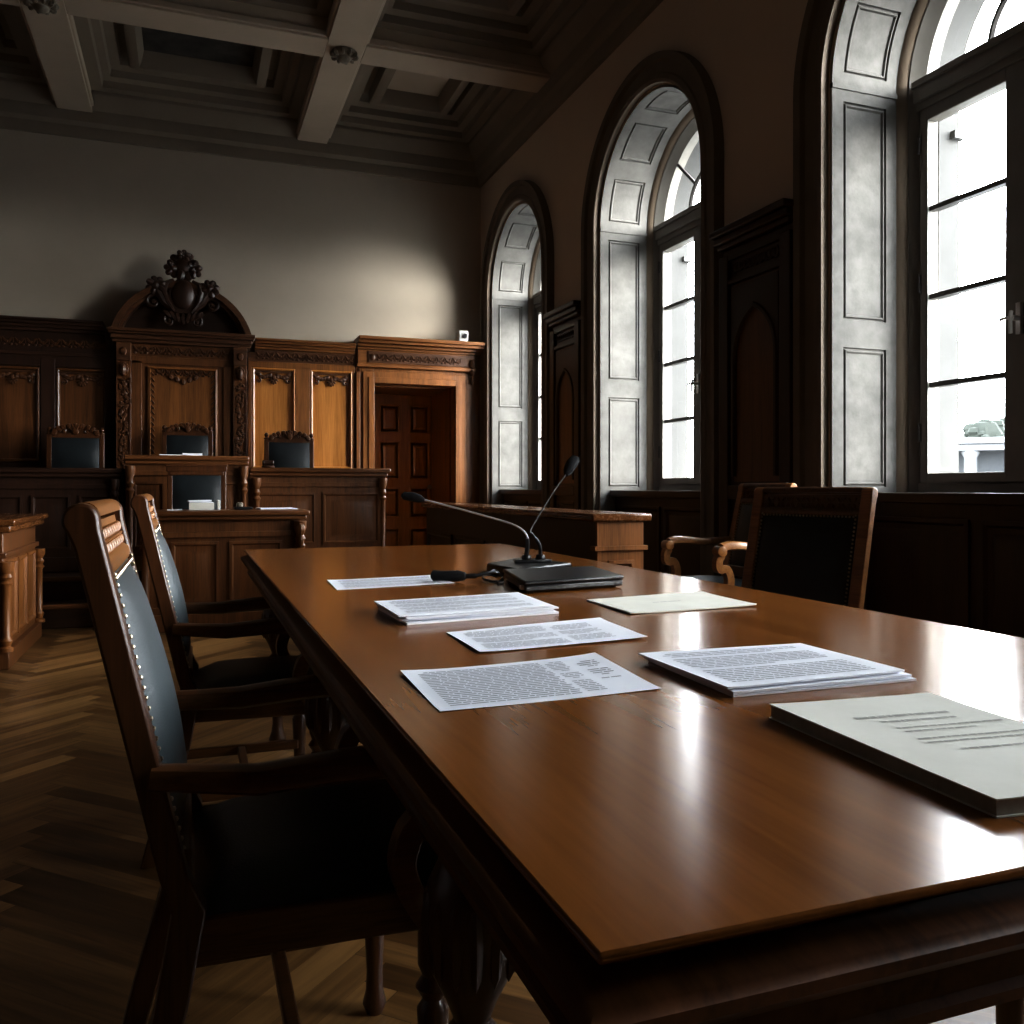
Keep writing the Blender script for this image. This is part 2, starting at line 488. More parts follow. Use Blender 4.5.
def cornice(name, path, closed, mat, label):
    """profile (out, z) swept along a wall run, path = list of (x,y,nx,ny)"""
    prof = [(0, 4.30), (.035, 4.30), (.045, 4.34), (.045, 4.40), (.09, 4.43), (.10, 4.48), (.10, 4.54), (.17, 4.60), (.20, 4.66), (.20, 4.72), (.28, 4.78), (.28, 4.95), (0, 4.95)]
    mb = MB(); n = len(prof); vs = []; fs = []
    for (x, y, nx, ny) in path:
        for o, zz in prof: vs.append((x+nx*o, y+ny*o, zz))
    for i in range(len(path)-1):
        for k in range(n-1): fs.append([i*n+k, i*n+k+1, (i+1)*n+k+1, (i+1)*n+k])
    mb.add(vs, fs)
    struct(mb.build(name, mat, ang=25), label, 'cornice')
cornice('trim_1', [(XL, YB, 1, -1), (XR, YB, -1, -1)], 0, M['ceiling'], 'stepped ceiling cornice along the end wall')
cornice('trim_2', [(XR, YB, -1, -1), (XR, YF, -1, 1)], 0, M['ceiling'], 'stepped ceiling cornice along the window wall')
cornice('trim_3', [(XL, YB, 1, -1), (XL, YF, 1, 1)], 0, M['ceiling'], 'stepped ceiling cornice along the left wall')

# ---- windows
tr = [4]
def next_trim():
    tr[0] += 1
    return 'trim_%d' % (tr[0]-1)
WORDS = ['farthest arched window beside the end wall', 'middle arched window', 'nearest arched window in view, at the right edge', 'fourth arched window continuing the row, added unseen for light']
def make_window(i, yc):
    # architrave: moulded band on the room face of the wall
    prof = [(0, -.01), (0, .045), (.02, .055), (.05, .05), (.06, .04), (.13, .04), (.14, .065), (.185, .07), (.19, .0)]
    mb = MB(); path = []
    for s, z in ((-1, 0), (-1, ZS)): path.append((-1, 0, z))
    for k in range(1, 40):
        a = PI-PI*k/40; path.append((math.cos(a), math.sin(a), ZS))
    for z in (ZS, 0): path.append((1, 0, z))
    vs = []; fs = []; n = len(prof)
    for c, sn, z in path:
        for r, o in prof:
            R = RO+r
            vs.append((XR-o, yc+c*R, z+sn*R))
    for a in range(len(path)-1):
        for k in range(n-1): fs.append([a*n+k, a*n+k+1, (a+1)*n+k+1, (a+1)*n+k])
    mb.add(vs, fs)
    struct(mb.build(next_trim(), M['archi'], ang=30), 'dark taupe moulded architrave round the '+WORDS[i], 'architrave')
    # stone reveal: panelled jambs and soffit
    mb = MB(); D = .41; e = .016
    G = [(0, .0), (.070, .0), (.073, -.011), (.079, -.011), (.084, .0), (.090, .0), (.098, -.009), (.101, -.009)]
    for s in (-1, 1):
        for z0, z1 in ((.0, .95), (.95, 1.79), (1.79, ZS)):
            P = (XR, yc+s*(RI-e), z0)
            mb.nested(P, (1, 0, 0), (0, 0, 1), (0, -s, 0), D, z1-z0, G if z0 > .5 else [(0, 0), (.003, 0)])
    K = 5
    for k in range(K):
        a0 = PI*k/K; da = PI/K; r = RI-e
        def mp(u, v, d, a0=a0, r=r):
            a = a0+v/r
            return Vector((XR+u, yc+(r-d)*math.cos(a), ZS+(r-d)*math.sin(a)))
        mb.nested(None, None, None, None, D, da*r, G, n=10, mapf=mp)
    mb.box(XR, XR+D, yc-RI, yc-RI+e+.006, ZS-.012, ZS+.012); mb.box(XR, XR+D, yc+RI-e-.006, yc+RI, ZS-.012, ZS+.012)
    struct(mb.build(next_trim(), M['stone_near_dimmed' if i == 2 else 'stone'], ang=25), 'pale panelled stone reveal of the '+WORDS[i], 'window reveal')
    # exterior stone jamb
    mb = MB(); ri, ro = .665, .80; X0, X1 = XR+.58, XR+.73
    path = [(-1, 0, .9), (-1, 0, ZS)]+[(math.cos(PI-PI*k/28), math.sin(PI-PI*k/28), ZS) for k in range(1, 28)]+[(1, 0, ZS), (1, 0, .9)]
    vs = []; fs = []
    for c, sn, z in path:
        for X, R in ((X0, ri), (X1, ri-.02), (X1, ro+.15), (X0, ro+.15)): vs.append((X, yc+c*R, z+sn*R))
    for a in range(len(path)-1):
        for k in range(4): fs.append([a*4+k, a*4+(k+1) % 4, (a+1)*4+(k+1) % 4, (a+1)*4+k])
    mb.add(vs, fs)
    for s in (-1, 1): mb.box(X1-.05, X1+.02, min(yc+s*.622, yc+s*.9), max(yc+s*.622, yc+s*.9), 2.81, 2.85)
    struct(mb.build(next_trim(), M['ext'], ang=25), 'pale outer stone jamb beyond the '+WORDS[i], 'window jamb')
    # window joinery
    root = struct(empty('window_%d' % (i+1), (XR+.5, yc, 1.0)), WORDS[i]+', grey painted casements under a fanlight', 'window')
    mb = MB(); X0, X1 = -.02, .08; ri, ro = .645, .745
    vs = []; fs = []
    path = [(-1, 0, -.01), (-1, 0, ZS-1)]+[(math.cos(PI-PI*k/32), math.sin(PI-PI*k/32), ZS-1) for k in range(1, 32)]+[(1, 0, ZS-1), (1, 0, -.01)]
    for c, sn, z in path:
        for X, R in ((X0, ri+.03), (X0+.03, ri), (X1, ri), (X1, ro), (X0, ro), (X0-.03, ro-.02), (X0-.03, ri+.05)): vs.append((X, c*R, z+sn*R))
    for a in range(len(path)-1):
        for k in range(7): fs.append([a*7+k, a*7+(k+1) % 7, (a+1)*7+(k+1) % 7, (a+1)*7+k])
    mb.add(vs, fs)
    mb.box(X0, X1, -ri-.02, ri+.02, -.01, .04)            # bottom rail
    zt = 1.94                                             # transom
    mb.box(X0-.04, X1, -ri-.01, ri+.01, zt+.02, zt+.13); mb.box(X0-.02, X1, -ri-.01, ri+.01, zt-.02, zt+.04)
    mb.box(X0-.055, X1, -ri-.01, ri+.01, zt+.09, zt+.12)
    mb.build('window_frame', M['frame'], root, ang=30)
    mb = MB(); vs = []; fs = []
    ring = [(-.10, .748), (-.09, .725), (-.06, .705), (-.03, .695), (-.005, .695), (-.005, .748)]
    for c, sn, z in path:
        for X, R in ring: vs.append((X, c*R, z+sn*R))
    for a in range(len(path)-1):
        for k in range(6): fs.append([a*6+k, a*6+(k+1) % 6, (a+1)*6+(k+1) % 6, (a+1)*6+k])
    mb.add(vs, fs); mb.build('frame_surround', M['archi'], root, ang=50)
    # fanlight
    mb = MB(); zb = zt+.13; rr = .27
    mb.tube([(.02, rr*math.cos(PI*k/20), zb+rr*math.sin(PI*k/20)) for k in range(21)], .016, 6)
    for a in (PI*.25, PI*.5, PI*.75):
        mb.tube([(.02, rr*math.cos(a), zb+rr*math.sin(a)), (.02, .66*math.cos(a), zb-.06+.68*math.sin(a)+.02)], .013, 6)
    fl = mb.build('fanlight_bars', M['bar'], root)
    mb = MB(); n = 24
    vs = [(.03, 0, zb)]+[(.03, .65*math.cos(PI*k/n), zb-.03+.65*math.sin(PI*k/n)) for k in range(n+1)]
    mb.add(vs, [[0, k+1, k+2] for k in range(n)])
    mb.build('pane', M['glass'], fl)
    # casements
    for s in (-1, 1):
        mb = MB(); y0, y1 = (.012, ri-.002) if s > 0 else (-ri+.002, -.012)
        zb0, zb1 = .04, zt-.02; so, si = .045, (.135 if s > 0 else .07)
        def fr(a, b): return (a, b)
        if s > 0: ya, yb = y0+si, y1-so
        else: ya, yb = y0+so, y1-si
        mb.box(-.03, .05, y0, ya, zb0, zb1); mb.box(-.03, .05, yb, y1, zb0, zb1)
        mb.box(-.03, .05, ya, yb, zb0, zb0+.05); mb.box(-.03, .05, ya, yb, zb1-.06, zb1)
        c = mb.build('casement', M['frame'], root, bevel=.006)
        if s > 0:
            mb = MB(); mb.box(-.05, -.028, -.022, .03, .04, zb1); mb.build('meeting_bead', M['frame'], c, bevel=.008)
        mb = MB()
        for k in range(1, 4):
            z = zb0+.05+(zb1-zb0-.11)*k/4
            mb.box(-.012, .034, ya, yb, z-.012, z+.012)
        mb.build('glazing_bars', M['bar'], c)
        mb = MB(); mb.quad((.01, ya, zb0+.05), (.01, yb, zb0+.05), (.01, yb, zb1-.06), (.01, ya, zb1-.06))
        mb.build('pane', M['glass'], c)
        if s > 0:
            mb = MB(); mb.box(-.046, -.03, .058, .082, .70, .84)
            mb.lathe((-.085, .07, .77), [(.013, -.0), (.013, .04)], 8, 'x')
            mb.tube([(-.085, .07, .80), (-.092, .07, .77), (-.09, .07, .70)], .009, 6)
            mb.tube([(-.085, .07, .77), (-.09, .10, .772), (-.09, .125, .768)], .008, 6)
            mb.build('handle', M['silver'], c, smooth=True)
            mb = MB()
            for z in (.25, 1.0, 1.7): mb.lathe((-.036, y1-.003, z), [(.008, 0), (.008, .09)], 8)
            mb.build('hinge', M['bar'], c)
    # wooden sill and apron panelling in the niche
    mb = MB(); mb.box(-.40, .0, -RI+.006, RI-.006, -.04, -.012); mb.box(-.415, -.385, -RI+.006, RI-.006, -.055, -.005)
    mb.build('sill', M['dark_y'], root, bevel=.006)
    mb = MB(); mb.box(-.37, -.10, -RI+.006, RI-.006, -1.0, -.04)
    for k in range(2):
        mb.nested((-.37, -RI+.08+k*.70, -.88), (0, 1, 0), (0, 0, 1), (-1, 0, 0), .64, .76, RAISED)
    mb.build('apron_panel', M['dark_z'], root, ang=20)
for i, yc in enumerate(WIN_Y): make_window(i, yc)

# ---- panelled piers between the windows
def pier_panel(y0, y1, label):
    root = tag(empty('wall_panel', (XR, (y0+y1)/2, 0)), label, 'wall panel')
    w = y1-y0; a, b = -w/2, w/2
    mb = MB(); mb.box(-.05, 0, a, b, 0, 2.40)
    mb.box(-.08, -.05, a, a+.09, .0, 2.36); mb.box(-.08, -.05, b-.09, b, 0, 2.36)
    mb.box(-.08, -.05, a+.09, b-.09, .95, 1.03); mb.box(-.09, -.05, a, b, 0, .15)
    mb.build('panel_body', M['dark_z'], root, bevel=.006)
    mb = MB(); mb.box(-.09, 0, a-.0, b+.0, 2.40, 2.43); mb.box(-.11, 0, a-.01, b+.01, 2.43, 2.47); mb.box(-.135, 0, a-.02, b+.02, 2.47, 2.51)
    mb.build('cornice', M['dark_y'], root, bevel=.008)
    mb = MB()
    k = 9
    for q in range(k):
        y = a+.12+(w-.24)*(q+.5)/k
        mb.lathe((-.05, y, 2.28), [(.030, -.012), (.030, 0), (.016, .004)], 10, 'x')
        mb.ell((-.062, y, 2.28), (.012, .010, .022), None, 6, 4)
    mb.box(-.075, -.05, a+.09, b-.09, 2.33, 2.36); mb.box(-.075, -.05, a+.09, b-.09, 2.19, 2.215)
    mb.build('carved_frieze', M['dark_y'], root)
    mb = MB(); mb.box(-.056, -.048, a+.12, b-.12, 1.05, 2.18); mb.build('panel', M['bench_z'], root)
    # pointed arch tracery in front of the field
    mb = MB(); hw = w/2-.13; zs = 1.75; pts = []
    R = hw*1.55
    arc = []
    a_end = math.acos((R-hw)/R)
    for q in range(11):
        t = a_end*q/10
        arc.append((-(R*math.cos(t)-(R-hw)), zs+R*math.sin(t)))
    left = [(-hw, 1.08)]+arc
    path = [(-.062, p[0], p[1]) for p in left]+[(-.062, -p[0], p[1]) for p in left[::-1][1:]]
    mb.tube(path, .018, 6)
    # spandrels
    for s in (-1, 1):
        poly = [(s*(-hw-.02), zs)]+[(s*p[0], p[1]) for p in arc]+[(0, 2.17), (s*(-hw-.02), 2.17)]
        mb.prism(poly, lambda u, v, t: Vector((t, u, v)), -.068, -.048)
    mb.nested((-.05, -hw, .2), (0, 1, 0), (0, 0, 1), (-1, 0, 0), 2*hw, .7, RAISED)
    mb.build('arched_tracery', M['dark_z'], root, ang=30)
pier_panel(6.40, 7.0, 'dark carved wall panel between the two far arched windows')
pier_panel(3.77, 4.42, 'tall dark wall panel between the middle and near arched windows')

# ================================================================== BACK PANELLING
YP = 9.0
def wains_panel(mb_field, mb_carve, x0, x1, z0, z1, y, swag=True):
    w, h = x1-x0, z1-z0
    mb_field.nested((x0, y, z0), (1, 0, 0), (0, 0, 1), (0, -1, 0), w, h, [(0, 0), (0, .03), (.012, .034), (.022, .028), (.028, .004), (.03, .002)])
    if swag:
        cx = (x0+x1)/2; yy = y-.012; zt = z1-.04
        for s in (-1, 1):
            for k in range(6):
                t = k/5
                mb_carve.ell((cx+s*(.04+t*(w/2-.075)), yy, zt-.035-.05*math.sin(t*PI*.9)*0-.035*(1-abs(2*t-1))+.03*t), (.032, .012, .020), rotm('Y', s*(.9-1.5*t)), 6, 4)
            scroll(mb_carve, (cx+s*(w/2-.06), yy, zt-.085), .028, 1.2, .008, (s, 0, 0), (0, 0, 1), PI/2, 1, 14)
        for k in range(7):
            a = PI+PI*k/6
            mb_carve.ell((cx+.028*math.cos(a), yy-.004, zt-.05+.05*math.sin(a)), (.014, .012, .026), rotm('Y', -(a-1.5*PI)), 6, 4)
        mb_carve.ell((cx, yy-.01, zt-.055), (.02, .016, .026))
        mb_carve.box(x0+.03, x1-.03, y-.022, y, z1-.045, z1-.03)

def steps_cornice(mb, x0, x1, z, y, over=.0, k=1.0):
    for q, (dz0, dz1, out) in enumerate(((0, .03, .02), (.03, .06, .05), (.06, .085, .085), (.085, .11, .11))):
        mb.box(x0-over*out*0, x1, y-out*k, YB, z+dz0, z+dz1)

# left run, oak darkened so the light's falloff sits in its colour
root = tag(empty('wall_panelling', ((XL-.62)/2, YP, 0)), 'shade-toned oak wall panelling left of the carved backdrop', 'wall panelling')
ox = root.location.x
mb = MB(); mb.box(XL-ox+.01, -.65-ox, 0, .14, 0, 2.355); mb.box(XL-ox+.01, -.745-ox, 0, .14, 2.355, 2.44)
X_ST = [(-2.78, -2.42), (-2.28, -1.86), (-1.72, -1.28), (-1.14, -.72)]
mb.box(XL-ox+.01, -.65-ox, -.03, 0, 1.14, 1.24); mb.box(XL-ox+.01, -.65-ox, -.03, 0, 2.12, 2.22)
for x in (-2.35, -1.79, -1.21, -.68): mb.box(x-ox-.06 if x > -2 else x-ox-.06, x-ox+.06 if x < -.7 else x-ox+.028, -.035, 0, 0, 2.2)
mb.build('panel_body', M['dark_z'], root, bevel=.005)
mb = MB()
for q, (a0, a1, out) in enumerate(((0, .03, .03), (.03, .06, .06), (.06, .085, .09), (.085, .11, .11))):
    mb.box(XL-ox+.01, -.745-ox, -out, .14, 2.44+a0, 2.44+a1)
mb.box(XL-ox+.01, -.65-ox, -.045, 0, 2.22, 2.25)
mb.build('cornice', M['dark_x'], root, bevel=.005)
for (a, b) in X_ST:
    mf, mc = MB(), MB()
    wains_panel(mf, mc, a-ox, b-ox, 1.25, 2.11, 0)
    mf.build('panel', M['bench_z'], root, ang=25); mc.build('carving', M['carved'], root)
mb = MB(); leaf_row_x(mb, XL-ox+.1, -.72-ox, -.004, 2.34, .09); mb.build('carved_frieze', M['carved'], root)

# carved centre backdrop with arched pediment, oak darkened to carry the shade
root = tag(empty('carved_backdrop', (-.055, 8.86, 0)), 'tall carved oak backdrop with arched pediment behind the raised bench', 'carved panelling')
YC2 = 0.0
mb = MB()
mb.box(-.58, .58, .02, .28, 0, 2.36)
mb.box(-.58, -.45, -.02, .02, 0, 2.36); mb.box(.45, .58, -.02, .02, 0, 2.36)
mb.box(-.45, -.36, -.0, .02, 0, 2.2); mb.box(.36, .45, -.0, .02, 0, 2.2)
mb.box(-.45, .45, -.0, .02, 2.17, 2.24)
mb.build('panel_body', M['bench_z'], root, bevel=.005)
mb = MB()
for a0, a1, out in ((0, .03, .03), (.03, .07, .06), (.07, .09, .10), (.09, .12, .12)):
    mb.box(-.60-out*.4, .60+out*.4, -out, .28, 2.36+a0, 2.36+a1)
mb.build('cornice', M['carved'], root, bevel=.005)
mb = MB(); leaf_row_x(mb, -.44, .44, .01, 2.30, .09)
for s in (-1, 1):
    rn = random.Random(11+s)
    for k in range(70):
        zz_ = 1.2+.82*k/70
        mb.ell((s*.515+rn.uniform(-.04, .04), -.026, zz_), (rn.uniform(.010, .022), .014, rn.uniform(.012, .03)), rotm('Y', rn.uniform(-1.4, 1.4)), 6, 4)
    for sx in (-1, 1): mb.box(s*.515+sx*.056-.006, s*.515+sx*.056+.006, -.034, 0, 1.2, 2.04)
    for k in range(8):   # mask / bracket at the pilaster head
        a = 2*PI*k/8
        mb.ell((s*.515+.03*math.cos(a), -.045, 2.11+.05*math.sin(a)), (.018, .02, .026), rotm('Y', -a), 6, 4)
    mb.ell((s*.515, -.06, 2.10), (.03, .035, .055))
    mb.box(s*.515-.06, s*.515+.06, -.05, 0, 2.19, 2.34)
    mb.ell((s*.515, -.055, 2.27), (.03, .016, .04))
mb.build('carved_pilaster', M['carved'], root)
mb = MB(); mb.nested((-.31, .018, 1.2), (1, 0, 0), (0, 0, 1), (0, -1, 0), .62, .95, [(0, 0), (0, .02), (.02, .03), (.03, .01), (.07, .008)])
mb.build('panel', M['oak_z'], root, ang=25)
mb = MB()
for s in (-1, 1): leaf_col_z(mb, s*.275, .006, 1.22, 2.10, .055, .012)
leaf_row_x(mb, -.25, .25, .004, 2.10, .075, .09)
for k in range(5): mb.ell((.055*(k-2), -.004, 2.055-.02*(2-abs(k-2))), (.024, .014, .03), rotm('Y', .3*(k-2)), 6, 4)
mb.build('carved_border', M['carved'], root)
# pediment
mb = MB(); w2, hh, zb = .62, .47, 2.48
R = (w2*w2+hh*hh)/(2*hh); zc = zb+hh-R; a0 = math.asin((zb-zc)/R) if abs((zb-zc)/R) < 1 else 0
def arcpts(r, n=36):
    aa = math.asin(max(-1, min(1, (zb-zc)/r)))
    return [(r*math.cos(aa+(PI-2*aa)*k/n), zc+r*math.sin(aa+(PI-2*aa)*k/n)) for k in range(n+1)]
mb.prism(arcpts(R-.07), lambda u, v, t: Vector((u, t, v)), .10, .26)
mb.build('pediment_back', M['dark_x'], root, ang=20)
mb = MB()
for ro, ri, f in ((R, R-.055, -.06), (R-.05, R-.085, -.02)):
    po, pi = arcpts(ro), arcpts(ri)
    n = len(po); vs = []; fs = []
    for k in range(n):
        for (u, v), t in ((po[k], f), (po[k], .26), (pi[k], .26), (pi[k], f)): vs.append((u, t, v))
    for k in range(n-1):
        for q in range(4): fs.append([k*4+q, k*4+(q+1) % 4, (k+1)*4+(q+1) % 4, (k+1)*4+q])
    fs += [[0, 1, 2, 3], [4*n-4, 4*n-3, 4*n-2, 4*n-1]]
    mb.add(vs, fs)
mb.build('arched_moulding', M['carved'], root, ang=25)
# crest
mb = MB(); cy = -.02
sh = []
for k in range(24):
    a = 2*PI*k/24
    sh.append((.13*math.cos(a)*(1-.15*math.sin(a)), 2.82+.17*math.sin(a)))
mb.prism(sh, lambda u, v, t: Vector((u, t, v)), cy-.03, cy+.10)
mb.ell((0, cy-.03, 2.83), (.105, .05, .14), None, 14, 8)
rnd = random.Random(5)
def lobes(cx, cz, r, k, size, yy=cy-.02):
    for q in range(k):
        a = 2*PI*q/k+.3
        mb.ell((cx+r*math.cos(a), yy+rnd.uniform(-.02, .02), cz+r*math.sin(a)), (size, .035, size*1.25), rotm('Y', -a+PI/2), 7, 5)
    mb.ell((cx, yy, cz), (r*.9, .045, r*.9), None, 8, 6)
lobes(0, 3.10, .095, 9, .042); lobes(-.085, 3.07, .05, 7, .032); lobes(.085, 3.07, .05, 7, .032); lobes(0, 3.19, .035, 6, .028)
for s in (-1, 1):
    lobes(s*.235, 2.90, .055, 8, .034)
    mb.tube([(s*.10, cy, 2.70), (s*.17, cy-.02, 2.76), (s*.215, cy-.02, 2.84), (s*.235, cy-.02, 2.90)], [.03, .035, .03, .025], 7)
    mb.tube([(s*.08, cy-.03, 2.96), (s*.14, cy-.03, 2.93), (s*.165, cy-.03, 2.85), (s*.14, cy-.03, 2.76), (s*.07, cy-.03, 2.66)], [.018, .026, .028, .024, .014], 7)
    scroll(mb, (s*.26, cy, 2.75), .075, 1.4, .020, (s, 0, 0), (0, 0, 1), PI*.9, -1)
    scroll(mb, (s*.12, cy-.02, 2.58), .055, 1.3, .016, (s, 0, 0), (0, 0, 1), PI*.5, -1)
for k in range(7):
    mb.ell((.045*(k-3), cy-.03, 2.60+.012*abs(k-3)), (.026, .03, .055), rotm('Y', .28*(k-3)), 6, 5)
mb.build('crest', M['dark_z'], root)

# right run with two panels
root = tag(empty('wall_panelling', (1.065, YP, 0)), 'oak wall panelling with two carved-top panels beside the doorway', 'wall panelling')
mb = MB(); mb.box(-.525, .525, 0, .14, 0, 2.35); mb.box(-.46, .525, 0, .14, 2.35, 2.38)
for x0, x1 in ((-.525, -.488), (-.07, .075), (.50, .525)): mb.box(x0, x1, -.03, 0, .3, 2.22)
mb.box(-.525, .525, -.03, 0, 1.1, 1.2); mb.box(-.525, .525, -.03, 0, 2.20, 2.26)
mb.build('panel_body', M['oak_z'], root, bevel=.005)
mb = MB()
for a0, a1, out in ((0, .025, .03), (.025, .05, .05), (.05, .075, .085), (.075, .10, .105)):
    mb.box(-.460, .525, -out, .14, 2.38+a0, 2.38+a1)
mb.build('cornice', M['oak_x'], root, bevel=.005)
mb = MB(); mb.box(-.52, .525, -.012, 0, 2.265, 2.345); mb.box(-.46, .525, -.012, 0, 2.345, 2.375); leaf_row_x(mb, -.455, .52, -.014, 2.32, .085); mb.build('carved_frieze', M['carved'], root)
for a, b in ((-.485, -.072), (.077, .497)):
    mf, mc = MB(), MB(); wains_panel(mf, mc, a, b, 1.2, 2.2, 0)
    mf.build('panel', M['panel_oak'], root, ang=25); mc.build('carving', M['carved'], root)

# door surround
root = tag(empty('door_surround', (2.225, YP, 0)), 'carved oak doorway surround with heavy cornice in the far corner', 'door surround')
mb = MB()
mb.box(-.625, -.44, 0, .14, 0, 2.44); mb.box(.43, .76, 0, .14, 0, 2.44); mb.box(-.44, .43, 0, .14, DZ, 2.44)
mb.box(-.625, -.585, -.05, 0, 0, 2.2)
mb.build('panel_body', M['oak_z'], root, bevel=.005)
mb = MB()
for out, a in ((.02, .0), (.045, .035), (.055, .09), (.035, .125)):
    w = .15-a
    mb.box(-.44-w, -.44, -out, 0, 0, DZ+w); mb.box(.43, .43+w, -out, 0, 0, DZ+w); mb.box(-.44, .43, -out, 0, DZ, DZ+w)
mb.build('door_casing', M['oak_z'], root, bevel=.004)
mb = MB()
for a0, a1, out in ((0, .025, .06), (.025, .055, .10), (.055, .085, .16), (.085, .12, .19)):
    mb.box(-.62, .72, -out, .14, 2.43+a0, 2.43+a1)
mb.box(-.62, .66, -.06, 0, 2.25, 2.285); mb.box(-.61, .65, -.045, 0, 2.285, 2.43)
mb.build('cornice', M['oak_x'], root, bevel=.005)
mb = MB(); mb.box(-.50, .56, -.058, -.04, 2.30, 2.415); leaf_row_x(mb, -.42, .48, -.06, 2.355, .085); mb.ell((-.46, -.062, 2.355), (.03, .012, .035))
mb.ell((.61, -.05, 2.33), (.035, .03, .05)); mb.ell((.61, -.05, 2.24), (.028, .03, .04)); mb.ell((.61, -.04, 2.16), (.018, .02, .05))
mb.build('carved_frieze', M['carved'], root)

# door in its deep niche
root = struct(empty('door_1', (2.31, YP+.9, 0)), 'panelled brown door set deep in the doorway of the end wall', 'door')
mb = MB(); mb.box(-.525, -.42, -.03, .13, .0, DZ); mb.box(-.42, .34, 0, .05, .01, DZ)
mb.build('door_leaf', M['panel_oak'], root, bevel=.004)
for cx, hw in ((-.16, .125), (.19, .125)):
    for z0, z1 in ((.10, .56), (.66, 1.02), (1.10, 1.55), (1.63, 1.97)):
        mb = MB(); mb.nested((cx-hw, 0, z0), (1, 0, 0), (0, 0, 1), (0, -1, 0), 2*hw, z1-z0, [(0, 0), (0, .012), (.02, .016), (.03, .0), (.05, .0), (.075, .012), (.10, .012)])
        mb.build('door_panel', M['panel_oak'], root, ang=25)
mb = MB(); mb.lathe((.30, -.05, 1.02), [(.022, 0), (.028, .012), (.012, .03), (.012, .05)], 12, 'y'); mb.build('handle', M['brass'], root)
# niche lining
mb = MB(); mb.box(DX0-.0, DX0+.015, YP+.14, YP+.87, 0, DZ); mb.box(DX1-.015, DX1, YP+.14, YP+1.04, 0, DZ); mb.box(DX0+.015, DX1-.015, YP+.14, YP+.87, DZ-.015, DZ)
struct(mb.build(next_trim(), M['oak_z'], bevel=.003), 'dark wooden lining of the deep doorway', 'door lining')

# small white camera on the cornice
root = tag(empty('security_camera', (2.72, 8.93, 2.55)), 'small white security camera on the doorway cornice in the corner', 'security camera')
mb = MB(); mb.box(-.055, .055, -.06, .06, .0, .125); mb.build('housing', M['white_plastic'], root, bevel=.012)
mb = MB(); mb.lathe((.012, -.075, .065), [(.024, .0), (.026, .016)], 14, 'y'); mb.build('lens', M['black'], root)

# ================================================================== BENCHES
# stepped dais
root = tag(empty('dais', (-.5, 8.0, 0)), 'dark stepped wooden dais under the judges\' bench', 'dais')
mb = MB(); mb.box(XL+.52, 2.24, -.06, .72, .0, .32); mb.box(XL+.52, .05, -.55, -.06, 0, .32)
mb.build('platform', M['dark_x'], root, bevel=.008)
mb = MB(); mb.box(XL+.52, .05, -.95, -.55, 0, .16); mb.build('step', M['dark_x'], root, bevel=.008)
mb = MB()
for y, z in ((-.57, .30), (-.97, .14)): mb.box(XL+.52, .05, y, y+.05, z, z+.035)
mb.build('nosing', M['bench_x'], root, bevel=.008)

def colonette(mb, x, y, z0, z1, r=.03):
    h = z1-z0
    prof = [(r*1.3, 0), (r*1.3, .04*h), (r*.8, .06*h), (r*1.15, .12*h), (r*.7, .16*h), (r*.75, .55*h), (r*.7, .72*h), (r*1.2, .76*h), (r*.75, .79*h), (r*1.15, .83*h), (r*.8, .87*h), (r*1.3, .93*h), (r*1.35, h)]
    mb.lathe((x, y, z0), prof, 12)
def bench_unit(name, label, x0, x1, yf, yb, z0, z1, npan, cols, oa=.035, ob=.035, mv='bench_z', mh='bench_x'):
    root = tag(empty(name, ((x0+x1)/2, yf, z0)), label, 'bench')
    w = x1-x0; a, b = -w/2, w/2; H = z1-z0; D = yb-yf
    mb = MB(); mb.box(a, b, 0, .06, 0, H-.04); mb.box(a, a+.04, .06, D, 0, H-.04); mb.box(b-.04, b, .06, D, 0, H-.04)
    mb.box(a, b, -.025, 0, 0, .12); mb.box(a, b, -.02, 0, H-.17, H-.13)
    mb.build('bench_body', M[mv], root, bevel=.004)
    mb = MB(); mb.box(a-oa, b+ob, -.07, D+.0, H-.04, H); mb.box(a-oa*.4, b+ob*.4, -.045, D, H-.075, H-.04)
    mb.build('bench_top', M[mh], root, bevel=.010)
    pw = (w-.06-.06*npan)/npan
    for k in range(npan):
        x = a+.06+k*(pw+.06)
        mb = MB(); mb.nested((x, 0, .18), (1, 0, 0), (0, 0, 1), (0, -1, 0), pw, H-.18-.22, RAISED)
        mb.build('panel', M[mv], root, ang=25)
    for x in cols:
        mb = MB(); colonette(mb, x-(x0+x1)/2, -.045, .02, H-.09)
        mb.build('colonette', M[mv], root)
    return root
bench_unit('judge_bench', 'right wing of the panelled judges\' bench, ending by the doorway', .49, 1.70, 8.0, 8.32, .326, 1.19, 2, (.55, 1.665), -.005, .035)
bench_unit('judge_bench', 'raised middle of the judges\' bench under the arched pediment', -.50, .48, 7.94, 8.30, .326, 1.285, 3, (-.46, .44), .005, .005)
bench_unit('judge_bench', 'dark left wing of the judges\' bench', XL+.55, -.51, 8.0, 8.32, .326, 1.175, 5, (-.58,), .035, -.005, 'dark_z', 'dark_x')  # shade away from the windows put into darker wood

